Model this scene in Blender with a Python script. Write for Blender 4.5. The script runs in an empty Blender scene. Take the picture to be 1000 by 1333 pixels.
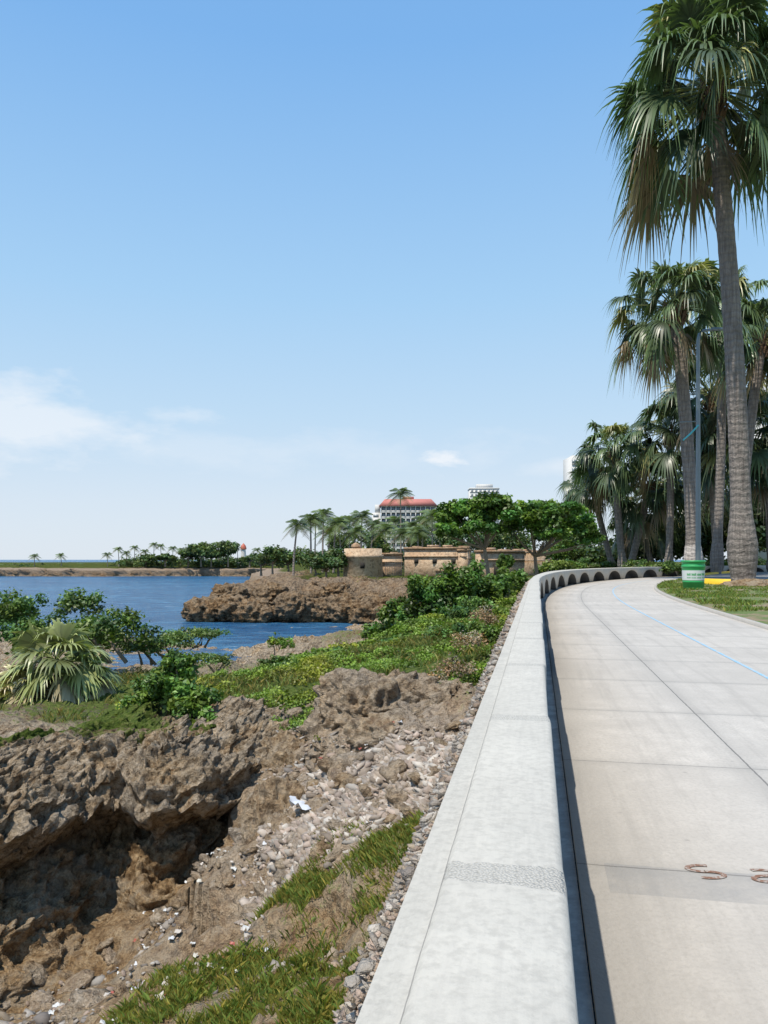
import bpy, math, numpy as np, bmesh
from mathutils import Vector
rng=np.random.default_rng(7)
scene=bpy.context.scene
# ---------------------------------------------------------------- helpers
def _h(xi,yi,zi,seed):
    h=(xi.astype(np.uint32)*np.uint32(374761393)+yi.astype(np.uint32)*np.uint32(668265263)+zi.astype(np.uint32)*np.uint32(2246822519)+np.uint32(seed*3266489917%4294967296))
    h=(h^(h>>np.uint32(13)))*np.uint32(1274126177)
    h=h^(h>>np.uint32(16))
    return (h&np.uint32(0xFFFFFF)).astype(np.float64)/16777215.0
def vn(x,y,z,seed=0):
    x=np.asarray(x,float)+1000;y=np.asarray(y,float)+1000;z=np.asarray(z,float)+1000
    xi=np.floor(x).astype(np.int64);yi=np.floor(y).astype(np.int64);zi=np.floor(z).astype(np.int64)
    fx=x-xi;fy=y-yi;fz=z-zi
    fx=fx*fx*(3-2*fx);fy=fy*fy*(3-2*fy);fz=fz*fz*(3-2*fz)
    r=0
    for a in(0,1):
        for b in(0,1):
            for c in(0,1):
                w=(fx if a else 1-fx)*(fy if b else 1-fy)*(fz if c else 1-fz)
                r=r+w*_h(xi+a,yi+b,zi+c,seed)
    return r*2-1
def fbm(x,y,z=0,sc=1.0,oc=5,seed=0,ridge=False):
    x=np.asarray(x,float);y=np.asarray(y,float);z=np.zeros_like(x)+z
    r=0;a=1;t=0;f=sc
    for i in range(oc):
        n=vn(x*f+i*17.3,y*f+i*5.1,z*f+i*9.7,seed+i)
        if ridge:n=1-2*np.abs(n)
        r=r+a*n;t+=a;a*=.52;f*=2.03
    return r/t
def mesh_np(name,V,F,mat=None,col=None,uv=None,smooth=False):
    V=np.asarray(V,np.float32);F=np.asarray(F,np.int32)
    me=bpy.data.meshes.new(name);k=F.shape[1]
    me.vertices.add(len(V));me.vertices.foreach_set('co',V.ravel())
    me.loops.add(F.size);me.loops.foreach_set('vertex_index',F.ravel())
    me.polygons.add(len(F));me.polygons.foreach_set('loop_start',np.arange(len(F),dtype=np.int32)*k)
    me.update(calc_edges=True)
    if col is not None:
        c=np.ones((len(V),4),np.float32);c[:,:3]=col
        a=me.color_attributes.new('Col','FLOAT_COLOR','POINT');a.data.foreach_set('color',c.ravel())
    if uv is not None:
        u=me.uv_layers.new(name='UVMap');u.data.foreach_set('uv',np.asarray(uv,np.float32)[F.ravel()].ravel())
    if smooth:me.polygons.foreach_set('use_smooth',np.ones(len(F),bool))
    me.update()
    ob=bpy.data.objects.new(name,me);scene.collection.objects.link(ob)
    if mat:me.materials.append(mat)
    return ob
def group(name,objs,loc=(0,0,0)):
    e=bpy.data.objects.new(name,None);scene.collection.objects.link(e)
    e.empty_display_size=.1
    for o in objs:o.parent=e
    return e
def gridF(nu,nv):
    i=np.arange(nu-1)[:,None];j=np.arange(nv-1)[None,:]
    a=(i*nv+j).ravel();return np.stack([a,a+1,a+nv+1,a+nv],1)
def tube(pts,rad,sides=10,cap=True):
    pts=np.array(pts,float);n=len(pts);V=[]
    up=np.array([0,0,1.])
    for i in range(n):
        t=pts[min(i+1,n-1)]-pts[max(i-1,0)];t/=np.linalg.norm(t)+1e-9
        ref=np.array([1.,0,0]) if abs(t[2])>.8 else up
        a=np.cross(t,ref);a/=np.linalg.norm(a);b=np.cross(t,a)
        th=np.linspace(0,2*np.pi,sides,endpoint=False)
        V.append(pts[i]+rad[i]*(np.cos(th)[:,None]*a+np.sin(th)[:,None]*b))
    V=np.concatenate(V);F=[]
    for i in range(n-1):
        for j in range(sides):
            k=(j+1)%sides
            F.append((i*sides+j,i*sides+k,(i+1)*sides+k,(i+1)*sides+j))
    return V,np.array(F)
class MB:
    def __init__(s):s.V=[];s.F=[];s.C=[];s.n=0
    def add(s,V,F,C=None):
        V=np.asarray(V,float);s.V.append(V);s.F.append(np.asarray(F)+s.n);s.n+=len(V)
        c=np.ones((len(V),3));
        if C is not None:c[:]=C
        s.C.append(c)
    def box(s,x0,x1,y0,y1,z0,z1,C=None):
        V=[(x0,y0,z0),(x1,y0,z0),(x1,y1,z0),(x0,y1,z0),(x0,y0,z1),(x1,y0,z1),(x1,y1,z1),(x0,y1,z1)]
        F=[(0,3,2,1),(4,5,6,7),(0,1,5,4),(1,2,6,5),(2,3,7,6),(3,0,4,7)]
        s.add(V,F,C)
    def obj(s,name,mat,smooth=False):
        return mesh_np(name,np.concatenate(s.V),np.concatenate(s.F),mat,np.concatenate(s.C),smooth=smooth)
# ---------------------------------------------------------------- materials
def nmat(name):
    m=bpy.data.materials.new(name);m.use_nodes=True
    nt=m.node_tree;b=nt.nodes['Principled BSDF'];return m,nt,b
def N(nt,t,**kw):
    n=nt.nodes.new(t)
    for k,v in kw.items():setattr(n,k,v)
    return n
def L(nt,a,b):nt.links.new(a,b)
def noise(nt,vec,scale,detail=3,rough=.6):
    n=N(nt,'ShaderNodeTexNoise');n.inputs['Scale'].default_value=scale;n.inputs['Detail'].default_value=detail;n.inputs['Roughness'].default_value=rough
    if vec is not None:L(nt,vec,n.inputs['Vector'])
    return n.outputs['Fac']
def ramp(nt,fac,stops):
    r=N(nt,'ShaderNodeValToRGB');e=r.color_ramp.elements
    while len(e)<len(stops):e.new(.5)
    for i,(p,c) in enumerate(stops):
        e[i].position=p;e[i].color=(c,c,c,1) if isinstance(c,(int,float)) else (*c,1)
    L(nt,fac,r.inputs['Fac']);return r.outputs['Color']
def mix(nt,f,a,b,mode='MIX'):
    m=N(nt,'ShaderNodeMix',data_type='RGBA',blend_type=mode)
    for s,v in((m.inputs[0],f),(m.inputs[6],a),(m.inputs[7],b)):
        if isinstance(v,(int,float)):s.default_value=v if s.type=='VALUE' else (v,v,v,1)
        elif isinstance(v,tuple):s.default_value=(*v,1)
        else:L(nt,v,s)
    return m.outputs[2]
def mth(nt,op,a,b=0.,c=None):
    m=N(nt,'ShaderNodeMath',operation=op)
    for i,v in enumerate((a,b,c)):
        if v is None:continue
        if isinstance(v,(int,float)):m.inputs[i].default_value=v
        else:L(nt,v,m.inputs[i])
    return m.outputs[0]
def bump(nt,b,h,strength=.5,dist=.05):
    n=N(nt,'ShaderNodeBump');n.inputs['Strength'].default_value=strength;n.inputs['Distance'].default_value=dist
    L(nt,h,n.inputs['Height']);L(nt,n.outputs['Normal'],b.inputs['Normal'])
def pos(nt):return N(nt,'ShaderNodeNewGeometry').outputs['Position']
def vcol(nt):
    a=N(nt,'ShaderNodeVertexColor');a.layer_name='Col';return a.outputs['Color']
def simple(name,c,rough=.6,var=.15,sc=3,usecol=False,bs=.0,metal=0):
    m,nt,b=nmat(name);p=pos(nt);n=noise(nt,p,sc)
    base=mix(nt,n,tuple(x*(1-var) for x in c),tuple(min(1,x*(1+var)) for x in c))
    if usecol:base=mix(nt,1.0,base,vcol(nt),'MULTIPLY')
    L(nt,base,b.inputs['Base Color']);b.inputs['Roughness'].default_value=rough;b.inputs['Metallic'].default_value=metal
    if bs:bump(nt,b,noise(nt,p,sc*6,2),bs,.03)
    return m
def leafmat(name,rough=.45,trans=.3,spec=.4):
    m,nt,b=nmat(name);c=vcol(nt)
    L(nt,c,b.inputs['Base Color']);b.inputs['Roughness'].default_value=rough
    b.inputs['Specular IOR Level'].default_value=spec
    if trans>0:
        t=N(nt,'ShaderNodeBsdfTranslucent');L(nt,mix(nt,1.0,c,(1.3,1.5,.6),'MULTIPLY'),t.inputs['Color'])
        ms=N(nt,'ShaderNodeMixShader');ms.inputs[0].default_value=trans
        L(nt,b.outputs[0],ms.inputs[1]);L(nt,t.outputs[0],ms.inputs[2])
        L(nt,ms.outputs[0],nt.nodes['Material Output'].inputs['Surface'])
    return m
M_leaf=leafmat('leaf',.45,.22,.35);M_palm=leafmat('palm_leaf',.38,.2,.55);M_grass=leafmat('grass_blade',.6,.3,.2)

def concrete(name,base,kind):
    m,nt,b=nmat(name);p=pos(nt)
    uv=N(nt,'ShaderNodeUVMap').outputs[0];sx=N(nt,'ShaderNodeSeparateXYZ');L(nt,uv,sx.inputs[0]);s=sx.outputs[0];l=sx.outputs[1]
    big=noise(nt,p,.7,3,.65);fine=noise(nt,p,38,3,.7);mid=noise(nt,p,5,4,.7)
    c=mix(nt,ramp(nt,big,[(.3,0.),(.7,1.)]),tuple(x*.82 for x in base),tuple(x*1.08 for x in base))
    c=mix(nt,ramp(nt,mid,[(.35,.4),(.62,0.)]),c,tuple(x*.70 for x in base))
    c=mix(nt,ramp(nt,fine,[(.35,.5),(.55,0.)]),c,tuple(x*.66 for x in base))
    h=mth(nt,'ADD',mth(nt,'MULTIPLY',fine,.35),mid)
    if kind=='path':
        wob=mth(nt,'MULTIPLY',mth(nt,'SUBTRACT',mid,.5),.02)
        f=mth(nt,'FRACT',mth(nt,'DIVIDE',mth(nt,'ADD',mth(nt,'ADD',s,wob),1.1),2.0))
        j=mth(nt,'LESS_THAN',mth(nt,'ABSOLUTE',mth(nt,'SUBTRACT',f,.5)),.0035)
        l2=mth(nt,'ABSOLUTE',mth(nt,'SUBTRACT',mth(nt,'ADD',l,wob),1.5))
        j2=mth(nt,'LESS_THAN',l2,.007)
        jj=mth(nt,'MAXIMUM',mth(nt,'MULTIPLY',j,.75),j2)
        fl=mth(nt,'FLOOR',mth(nt,'ADD',mth(nt,'DIVIDE',mth(nt,'ADD',s,1.1),2.0),.5))
        sd=mth(nt,'ADD',fl,mth(nt,'MULTIPLY',mth(nt,'GREATER_THAN',l,1.5),37.3))
        w=N(nt,'ShaderNodeTexWhiteNoise',noise_dimensions='1D');L(nt,sd,w.inputs['W'])
        c=mix(nt,mth(nt,'MULTIPLY',w.outputs['Value'],.42),c,tuple(x*.72 for x in base))
        g=mth(nt,'SUBTRACT',1.0,mth(nt,'MINIMUM',mth(nt,'MULTIPLY',l2,5.),1.))
        c=mix(nt,mth(nt,'MULTIPLY',g,mth(nt,'MULTIPLY',mid,.5)),c,(.24,.23,.21))
        ed=mth(nt,'SUBTRACT',1.0,mth(nt,'MINIMUM',mth(nt,'MULTIPLY',mth(nt,'ABSOLUTE',mth(nt,'SUBTRACT',f,.5)),14.),1.))
        c=mix(nt,mth(nt,'MULTIPLY',ed,mth(nt,'MULTIPLY',mid,.5)),c,(.26,.25,.23))
        mp=N(nt,'ShaderNodeMapping');mp.inputs['Scale'].default_value=(.35,6,1);L(nt,uv,mp.inputs[0])
        st=noise(nt,mp.outputs[0],1.,4,.65);c=mix(nt,ramp(nt,st,[(.5,0.),(.72,.4)]),c,(.28,.26,.235))
        gg=mth(nt,'SUBTRACT',1.0,mth(nt,'MINIMUM',mth(nt,'MULTIPLY',mth(nt,'SUBTRACT',l,.19),3.),1.))
        c=mix(nt,mth(nt,'MULTIPLY',gg,mid),c,(.27,.255,.235))
        a1=mth(nt,'LESS_THAN',mth(nt,'ABSOLUTE',mth(nt,'SUBTRACT',s,3.76)),.17)
        a1=mth(nt,'MULTIPLY',a1,mth(nt,'GREATER_THAN',l,.32))
        c=mix(nt,mth(nt,'MULTIPLY',a1,mth(nt,'MULTIPLY',ramp(nt,mid,[(.3,.3),(.6,1.)]),.6)),c,(.26,.255,.25))
        c=mix(nt,mth(nt,'MULTIPLY',jj,.75),c,(.11,.105,.10))
        v=N(nt,'ShaderNodeTexVoronoi');v.inputs['Scale'].default_value=3.1;L(nt,p,v.inputs['Vector'])
        sp=ramp(nt,v.outputs['Distance'],[(.03,.7),(.06,0.)]);c=mix(nt,mth(nt,'MULTIPLY',sp,.5),c,(.17,.16,.15))
        h=mth(nt,'SUBTRACT',h,mth(nt,'MULTIPLY',jj,1.5))
    if kind=='wall':
        f=mth(nt,'FRACT',mth(nt,'DIVIDE',s,1.6))
        wb=mth(nt,'MULTIPLY',mth(nt,'SUBTRACT',mid,.5),.05)
        band=mth(nt,'LESS_THAN',mth(nt,'MINIMUM',f,mth(nt,'SUBTRACT',1.,f)),mth(nt,'ADD',.034,wb))
        inn=mth(nt,'GREATER_THAN',l,-.195)
        band=mth(nt,'MULTIPLY',band,inn)
        v=N(nt,'ShaderNodeTexVoronoi');v.inputs['Scale'].default_value=170;L(nt,p,v.inputs['Vector'])
        agg=mix(nt,v.outputs['Distance'],(.70,.67,.61),(.24,.23,.20))
        c=mix(nt,mth(nt,'MULTIPLY',band,.7),c,agg)
        h=mth(nt,'SUBTRACT',h,mth(nt,'MULTIPLY',band,mth(nt,'MULTIPLY',v.outputs['Distance'],1.6)))
        mp=N(nt,'ShaderNodeMapping');mp.inputs['Scale'].default_value=(3,60,1);L(nt,uv,mp.inputs[0])
        st=noise(nt,mp.outputs[0],1.0,3,.6);c=mix(nt,ramp(nt,st,[(.45,0.),(.75,.25)]),c,(.34,.32,.29))
        st2=ramp(nt,big,[(.50,0.),(.66,.45)]);c=mix(nt,mth(nt,'MULTIPLY',st2,mid),c,(.26,.24,.21))
        cr=mth(nt,'LESS_THAN',mth(nt,'ABSOLUTE',mth(nt,'ADD',mth(nt,'ADD',l,.193),mth(nt,'MULTIPLY',mth(nt,'SUBTRACT',mid,.5),.012))),.0022)
        c=mix(nt,mth(nt,'MULTIPLY',cr,.65),c,(.16,.15,.14))
    if kind=='gutter':
        c=mix(nt,ramp(nt,mid,[(.4,.7),(.65,.1)]),c,(.18,.17,.16))
    L(nt,c,b.inputs['Base Color']);b.inputs['Roughness'].default_value=.85
    bump(nt,b,h,.45,.012);return m
M_path=concrete('path_concrete',(.54,.50,.45),'path')
M_wall=concrete('wall_concrete',(.56,.53,.47),'wall')
M_gut=concrete('gutter_concrete',(.42,.40,.37),'gutter')

def terrain_mat(name,far=False):
    m,nt,b=nmat(name);p=pos(nt);s=.3 if far else 1
    sc=N(nt,'ShaderNodeSeparateColor');L(nt,vcol(nt),sc.inputs[0])
    n1=noise(nt,p,1.1*s,4,.7);n2=noise(nt,p,6*s,5,.78);n3=noise(nt,p,36*s,3,.75)
    rock=ramp(nt,n2,[(.36,(.07,.05,.033)),(.44,(.25,.185,.12)),(.53,(.46,.36,.25)),(.66,(.66,.55,.42))])
    rock=mix(nt,ramp(nt,n1,[(.46,0.),(.64,.6)]),rock,mix(nt,ramp(nt,n3,[(.38,0.),(.62,1.)]),(.13,.105,.082),(.56,.49,.40)))
    rock=mix(nt,ramp(nt,n1,[(.36,.75),(.47,0.)]),rock,mix(nt,ramp(nt,n2,[(.4,0.),(.6,1.)]),(.24,.14,.07),(.58,.42,.25)))
    dirt=ramp(nt,n2,[(.36,(.15,.085,.038)),(.5,(.37,.24,.12)),(.66,(.56,.42,.26))])
    dirt=mix(nt,ramp(nt,n3,[(.40,.6),(.5,0.)]),dirt,(.12,.08,.05))
    dirt=mix(nt,ramp(nt,n1,[(.48,0.),(.60,.6)]),dirt,mix(nt,n3,(.32,.26,.18),(.60,.51,.39)))
    rub=ramp(nt,n3,[(.35,(.30,.23,.17)),(.5,(.52,.43,.35)),(.65,(.66,.59,.51))])
    grs=ramp(nt,n2,[(.38,(.05,.075,.018)),(.5,(.11,.16,.03)),(.62,(.20,.22,.07))])
    c=mix(nt,sc.outputs[1],rock,dirt)
    c=mix(nt,sc.outputs[2],c,rub)
    gm=mth(nt,'ADD',mth(nt,'SUBTRACT',sc.outputs[0],.5),mth(nt,'MULTIPLY',mth(nt,'SUBTRACT',n2,.5),1.6))
    gm=ramp(nt,mth(nt,'ADD',gm,.5),[(.42,0.),(.58,1.)])
    c=mix(nt,gm,c,grs)
    if far:c=mix(nt,1.,c,(.74,.67,.60),'MULTIPLY')
    L(nt,c,b.inputs['Base Color']);b.inputs['Roughness'].default_value=.95;b.inputs['Specular IOR Level'].default_value=.1
    v=N(nt,'ShaderNodeTexVoronoi');v.inputs['Scale'].default_value=8*s;L(nt,p,v.inputs['Vector'])
    h=mth(nt,'ADD',mth(nt,'ADD',n2,mth(nt,'MULTIPLY',n3,.5)),mth(nt,'MULTIPLY',v.outputs['Distance'],.8))
    bump(nt,b,h,.9,.18/s);return m
M_ter=terrain_mat('coast_terrain');M_far=terrain_mat('headland_terrain',True)

# ---------------------------------------------------------------- promenade curve
DS=.1
S=np.arange(-12,170,DS)
TH=np.radians(np.interp(S,[-12,24,39,51,65,80,100,170],[11.31,11.31,17,26,37,49,62,70]))
k=np.ones(60)/60;TH=np.convolve(np.pad(TH,(30,29),'edge'),k,'valid')
X=np.cumsum(np.sin(TH))*DS;Y=np.cumsum(np.cos(TH))*DS
i0=np.argmin(abs(S));X-=X[i0];Y-=Y[i0]
def cur(s,l):
    x=np.interp(s,S,X);y=np.interp(s,S,Y);t=np.interp(s,S,TH)
    return x+l*np.cos(t),y-l*np.sin(t)
def wallx(y):return np.interp(y,Y,X)
def ribbon(name,ss,prof,mat,smooth=False):
    V=[];UV=[]
    for l,z in prof:
        x,y=cur(ss,l);V.append(np.stack([x,y,np.zeros_like(x)+z],1));UV.append(np.stack([ss,np.zeros_like(ss)+l],1))
    V=np.stack(V,0);UV=np.stack(UV,0);nu,nv=len(prof),len(ss)
    return mesh_np(name,V.reshape(-1,3),gridF(nu,nv)[:,::-1],mat,uv=UV.reshape(-1,2),smooth=smooth)
ss=np.arange(-8,165,.25)
ribbon('promenade_path',ss,[(.19,-.035),(.19,0),(1.5,.0),(2.9,0),(4.78,0)],M_path)
ribbon('gutter_channel',ss,[(-.1,-.03),(.10,-.035),(.185,-.03)],M_gut)
bm_,nt,b=nmat('blue_paint');p=pos(nt);n_a=noise(nt,p,7,5,.7)
c=mix(nt,ramp(nt,n_a,[(.46,0.),(.62,1.)]),(.24,.46,.64),(.44,.46,.46));L(nt,c,b.inputs['Base Color']);b.inputs['Roughness'].default_value=.75
ribbon('blue_painted_line',ss,[(2.82,.004),(2.87,.004)],bm_)
M_kerb=simple('kerb_concrete',(.42,.39,.35),.85,.2,4,bs=.3)
ribbon('promenade_kerb',ss,[(4.78,-.02),(4.78,.08),(4.90,.08),(4.90,.0)],M_kerb)
vm,nt,b=nmat('verge_ground');p=pos(nt);n2=noise(nt,p,1.1,5,.7);n3=noise(nt,p,14,4,.7)
c=mix(nt,ramp(nt,n2,[(.46,0.),(.58,1.)]),mix(nt,n3,(.06,.10,.02),(.16,.22,.06)),mix(nt,n3,(.17,.12,.07),(.36,.27,.18)))
L(nt,c,b.inputs['Base Color']);b.inputs['Roughness'].default_value=.95;bump(nt,b,n3,.8,.05)
ribbon('grass_verge',ss,[(4.90,.07),(7,.12),(9.5,.14),(12.9,.10)],vm)
M_yel=simple('yellow_kerb_paint',(.80,.50,.02),.6,.2,5)
kp_=np.array([(34,38.9),(27,39.9),(22,40.6),(19.4,41.0),(17.9,42.2),(17.9,44.6),(19.3,48.5),(21.4,53),(24,58),(29,66),(36,74)],float)
tk=np.arange(len(kp_));tq=np.linspace(0,len(kp_)-1,140)
kx=np.convolve(np.pad(np.interp(tq,tk,kp_[:,0]),6,'edge'),np.ones(13)/13,'valid');ky=np.convolve(np.pad(np.interp(tq,tk,kp_[:,1]),6,'edge'),np.ones(13)/13,'valid')
gx,gy=np.gradient(kx),np.gradient(ky);g=np.hypot(gx,gy);nx_,ny_=gy/g,-gx/g
V=np.stack([np.stack([kx+nx_*o,ky+ny_*o,kx*0+z],1) for o,z in((-.16,.05),(-.16,.42),(.16,.42),(.16,.05))],0)
mesh_np('yellow_road_kerb',V.reshape(-1,3),gridF(4,140),M_yel)
M_road=simple('asphalt',(.20,.195,.19),.9,.25,2,bs=.3)
poly=[(float(a),float(b_),.27) for a,b_ in zip(kx,ky)]+[(80,110,.27),(120,60,.27),(60,37,.27)]
me=bpy.data.meshes.new('road');me.from_pydata(poly,[],[list(range(len(poly)))]);me.update();me.materials.append(M_road)
scene.collection.objects.link(bpy.data.objects.new('road',me))
pts=[cur(s,.3) for s in np.arange(-8,160,4)]
poly=[(float(x),float(y),-.06) for x,y in pts]+[(400,400,-.06),(4000,3000,-.06),(4000,-300,-.06),(2,-300,-.06)]
me=bpy.data.meshes.new('ground');me.from_pydata(poly,[],[list(range(len(poly)))[::-1]]);me.update();me.materials.append(vm)
go=bpy.data.objects.new('ground',me);scene.collection.objects.link(go)
rm,nt,b=nmat('rust_stain');p=pos(nt);n_a=noise(nt,p,40,4,.7)
L(nt,mix(nt,ramp(nt,n_a,[(.46,0.),(.6,1.)]),(.20,.10,.06),(.38,.33,.29)),b.inputs['Base Color']);b.inputs['Roughness'].default_value=.9
mb=MB()
def arcstroke(cx,cy,pts,w=.018,z=.004):
    pts=np.array(pts);V=[]
    for i in range(len(pts)):
        t=pts[min(i+1,len(pts)-1)]-pts[max(i-1,0)];t=t/np.linalg.norm(t);n=np.array([-t[1],t[0]])
        V+= [(*(pts[i]+n*w+(cx,cy)),z),(*(pts[i]-n*w+(cx,cy)),z)]
    mb.add(V,[(2*i+1,2*i+3,2*i+2,2*i) for i in range(len(pts)-1)])
def sshape(sc,flip=1):
    t=np.linspace(0,1,30);a=np.radians(60+t*210);b_=np.radians(90-t*220)
    up=np.stack([.5*np.cos(a),.5+.5*np.sin(a)],1);lo=np.stack([.5*np.cos(b_),-.5+.5*np.sin(b_)],1)
    q=np.concatenate([up,lo]);q[:,0]*=flip;return q*np.array([sc*1.9,sc])
arcstroke(1.54,3.68,sshape(.075),.013);arcstroke(1.80,3.63,sshape(.07,-1),.013);arcstroke(2.04,3.62,sshape(.07),.013)
mb.obj('rust_lettering',rm)

# ---------------------------------------------------------------- parapet wall
ss=np.arange(-8,160,.1);n=len(ss)
seg=np.floor(ss/1.6).astype(int);jr=np.array([0,.004,-.006,.003,-.003,.006])[seg%6]
jr=np.where(ss<1.6*1.02,.008,jr)
far=np.clip((ss-28)/20,0,1)
wid=.05+jr+far*.12
md=4.3;ph=((ss-1.0)%md)/md*2-1
o=np.where(np.abs(ph)<.74,np.sqrt(np.clip(1-(ph/.74)**2,0,1))*.64,0.0);o=np.where(ss<9,0,o)
cols=[(-.29,-1.2,0),(-.27,.80,0),(-.262,.822,0),(-.20,.825,0),(-.19,.842,0),(-.18,.85,0)]
V=[];UV=[]
def addrow(l,z):
    x,y=cur(ss,l);V.append(np.stack([x,y,np.zeros(n)+z],1));UV.append(np.stack([ss,np.zeros(n)+l],1))
wv=.004*fbm(ss,ss*0,0,.8,3,5)
for l,z,_ in cols:addrow(l-far*.35+wv,z+wv)
dep=.14+far*.40
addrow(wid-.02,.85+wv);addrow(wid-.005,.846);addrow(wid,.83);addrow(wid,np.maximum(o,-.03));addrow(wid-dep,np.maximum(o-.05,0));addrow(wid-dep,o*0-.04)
V=np.array(V);UV=np.array(UV)
pw=mesh_np('parapet_wall',V.reshape(-1,3),gridF(len(V),n)[:,::-1],M_wall,uv=UV.reshape(-1,2))
pw.data.materials.append(simple('painted_arch_shade',(.07,.065,.06),.95,.3,2))  # near-black base colour paints the shade inside the arch recesses
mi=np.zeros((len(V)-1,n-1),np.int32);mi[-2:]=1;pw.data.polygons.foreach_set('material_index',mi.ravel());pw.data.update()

# ---------------------------------------------------------------- coast terrain
lip=np.array([(-16,7.0),(-11,8.2),(-8,9.2),(-6.4,10.0),(-5.45,10.7),(-4.95,11.3),(-4.75,12.5),(-4.1,12.6),(-3.6,11.8),(-3.05,12.3),(-2.5,13.3),(-2.15,14.6),(-2.4,16.5),(-3.0,18.2)],float)
cp=np.array([ # x,y,z,green,dirt,rubble
(-1.55,-2,-1.2,.9,0,0),(-.75,2,-1.3,.9,0,0),(-.15,5,-1.3,.7,.4,0),(.45,8,-1.2,.5,.4,.3),(.95,10.5,-1.15,.1,.1,.9),(1.65,14,-1.0,.4,.1,.2),(2.65,19,-.9,.8,0,0),(4.4,28,-.8,1,0,0),(7,40,-.8,.9,0,0),
(-.58,5.8,-1.8,.8,.4,0),(-1.2,7.2,-2.5,.55,.8,0),(-2.2,8.9,-3.6,.05,1,.1),(-4,10,-4.25,0,1,0),(-5.1,10.1,-4.35,0,1,0),(-.1,8.1,-1.5,.7,.3,0),(-.62,8.4,-2.2,.6,.7,.1),(-1.7,10,-3.3,.1,1,.2),(-2.06,12.1,-3.3,0,1,0),(-3.65,12.2,-4.1,0,1,0),(-5.2,12.3,-4.5,0,1,0),
(-1.55,12.1,-2.15,0,.3,.8),(-1.0,10.4,-2.2,.1,.4,.8),(.3,10.3,-1.35,0,.1,1),(-.6,11.8,-1.75,0,0,1),(-.2,9.6,-1.7,.3,.2,.7),(-1.75,13.2,-2.3,0,.5,.3),
(-.97,13.8,-1.75,.2,.2,.3),(-.4,14.3,-1.3,.1,.2,.2),(.6,13,-1.3,.1,.1,.5),(-1.6,15,-2.3,.2,.5,0),(-1.9,17.5,-2.4,.5,.3,0),(1.3,16.5,-1.3,.8,0,0),(0,18,-1.6,.8,0,0),
(-1.2,23,-1.8,1,0,0),(1.2,23.5,-1.5,1,0,0),(-4.3,21.5,-2.1,.9,0,0),(-2,32,-2.6,.9,0,0),(2.9,36,-1.6,1,0,0),(2.9,48,-2,1,0,0),(-.9,44,-3,.5,0,0),(5.6,42,-1.0,1,0,0),(8,55,-1.2,.9,0,0),(12,70,-.8,.8,0,0),(20,85,-.6,.8,0,0),
(-7.5,15,-2.1,.1,0,0),(-5.5,15.8,-2.1,.2,0,0),(-4,16,-2.2,.4,0,0),(-7,18,-2.1,.6,0,0),(-10,17,-2.1,.4,0,0),(-5,19,-2.1,.8,0,0),(-9,23,-2.3,.8,0,0),(-14,24,-2.5,.8,0,0),(-20,26,-2.7,.5,0,0),(-40,28,-3,.3,0,0),(-15,12,-2.1,.1,0,0),(-25,14,-2.2,.1,0,0),
(-2.5,2,-2.9,.5,.5,0),(-6,3,-4.2,.2,1,0),(-12,5,-4.5,0,1,0),(-4,6,-3.9,.1,1,0),(-30,-2,-5,0,1,0),
(-10.6,28.5,-2.9,.3,0,0),(-16,32,-5.8,0,0,0),(-11,34,-6.6,0,0,0),(-6.5,30,-2.8,.4,0,0),(-7.5,37,-6.3,0,0,0),
(-20,36,-7.5,0,0,0),(-40,38,-8,0,0,0),(-12,42,-8,0,0,0),(-60,60,-8,0,0,0),(-12,55,-7.5,0,0,0),(-10,70,-7.5,0,0,0),(-20,90,-8,0,0,0),(-80,40,-8,0,0,0),
(-4,39,-3.8,.0,0,.0),(-6.3,50,-5.5,0,0,0),(-3.5,52,-4.6,0,0,0),(-4,60,-5.3,0,0,0),(-4,67,-5.8,0,0,0),(0,60,-4,.2,0,0),(2,75,-4,.3,0,0),(-4,78,-7,0,0,0),(0,84,-6.3,0,0,0),(-4,90,-7.5,0,0,0),(5,90,-3,.4,0,0)
],float)
def feat(x,y):
    yy=np.maximum(y,-4)+7
    return (x-.2*y)/yy,np.log(yy)
cu,cv=feat(cp[:,0],cp[:,1])
def liped(x,y):
    best=np.full(x.shape,1e9);sg=np.zeros(x.shape)
    for a,b_ in zip(lip[:-1],lip[1:]):
        d=b_-a;l2=d@d;t=np.clip(((x-a[0])*d[0]+(y-a[1])*d[1])/l2,0,1)
        qx=x-(a[0]+t*d[0]);qy=y-(a[1]+t*d[1]);dd=np.hypot(qx,qy)
        cr=d[0]*qy-d[1]*qx
        m=dd<best;best=np.where(m,dd,best);sg=np.where(m,np.sign(cr),sg)
    return best*sg
def sstep(a,b_,x):
    t=np.clip((x-a)/(b_-a),0,1);return t*t*(3-2*t)
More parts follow.
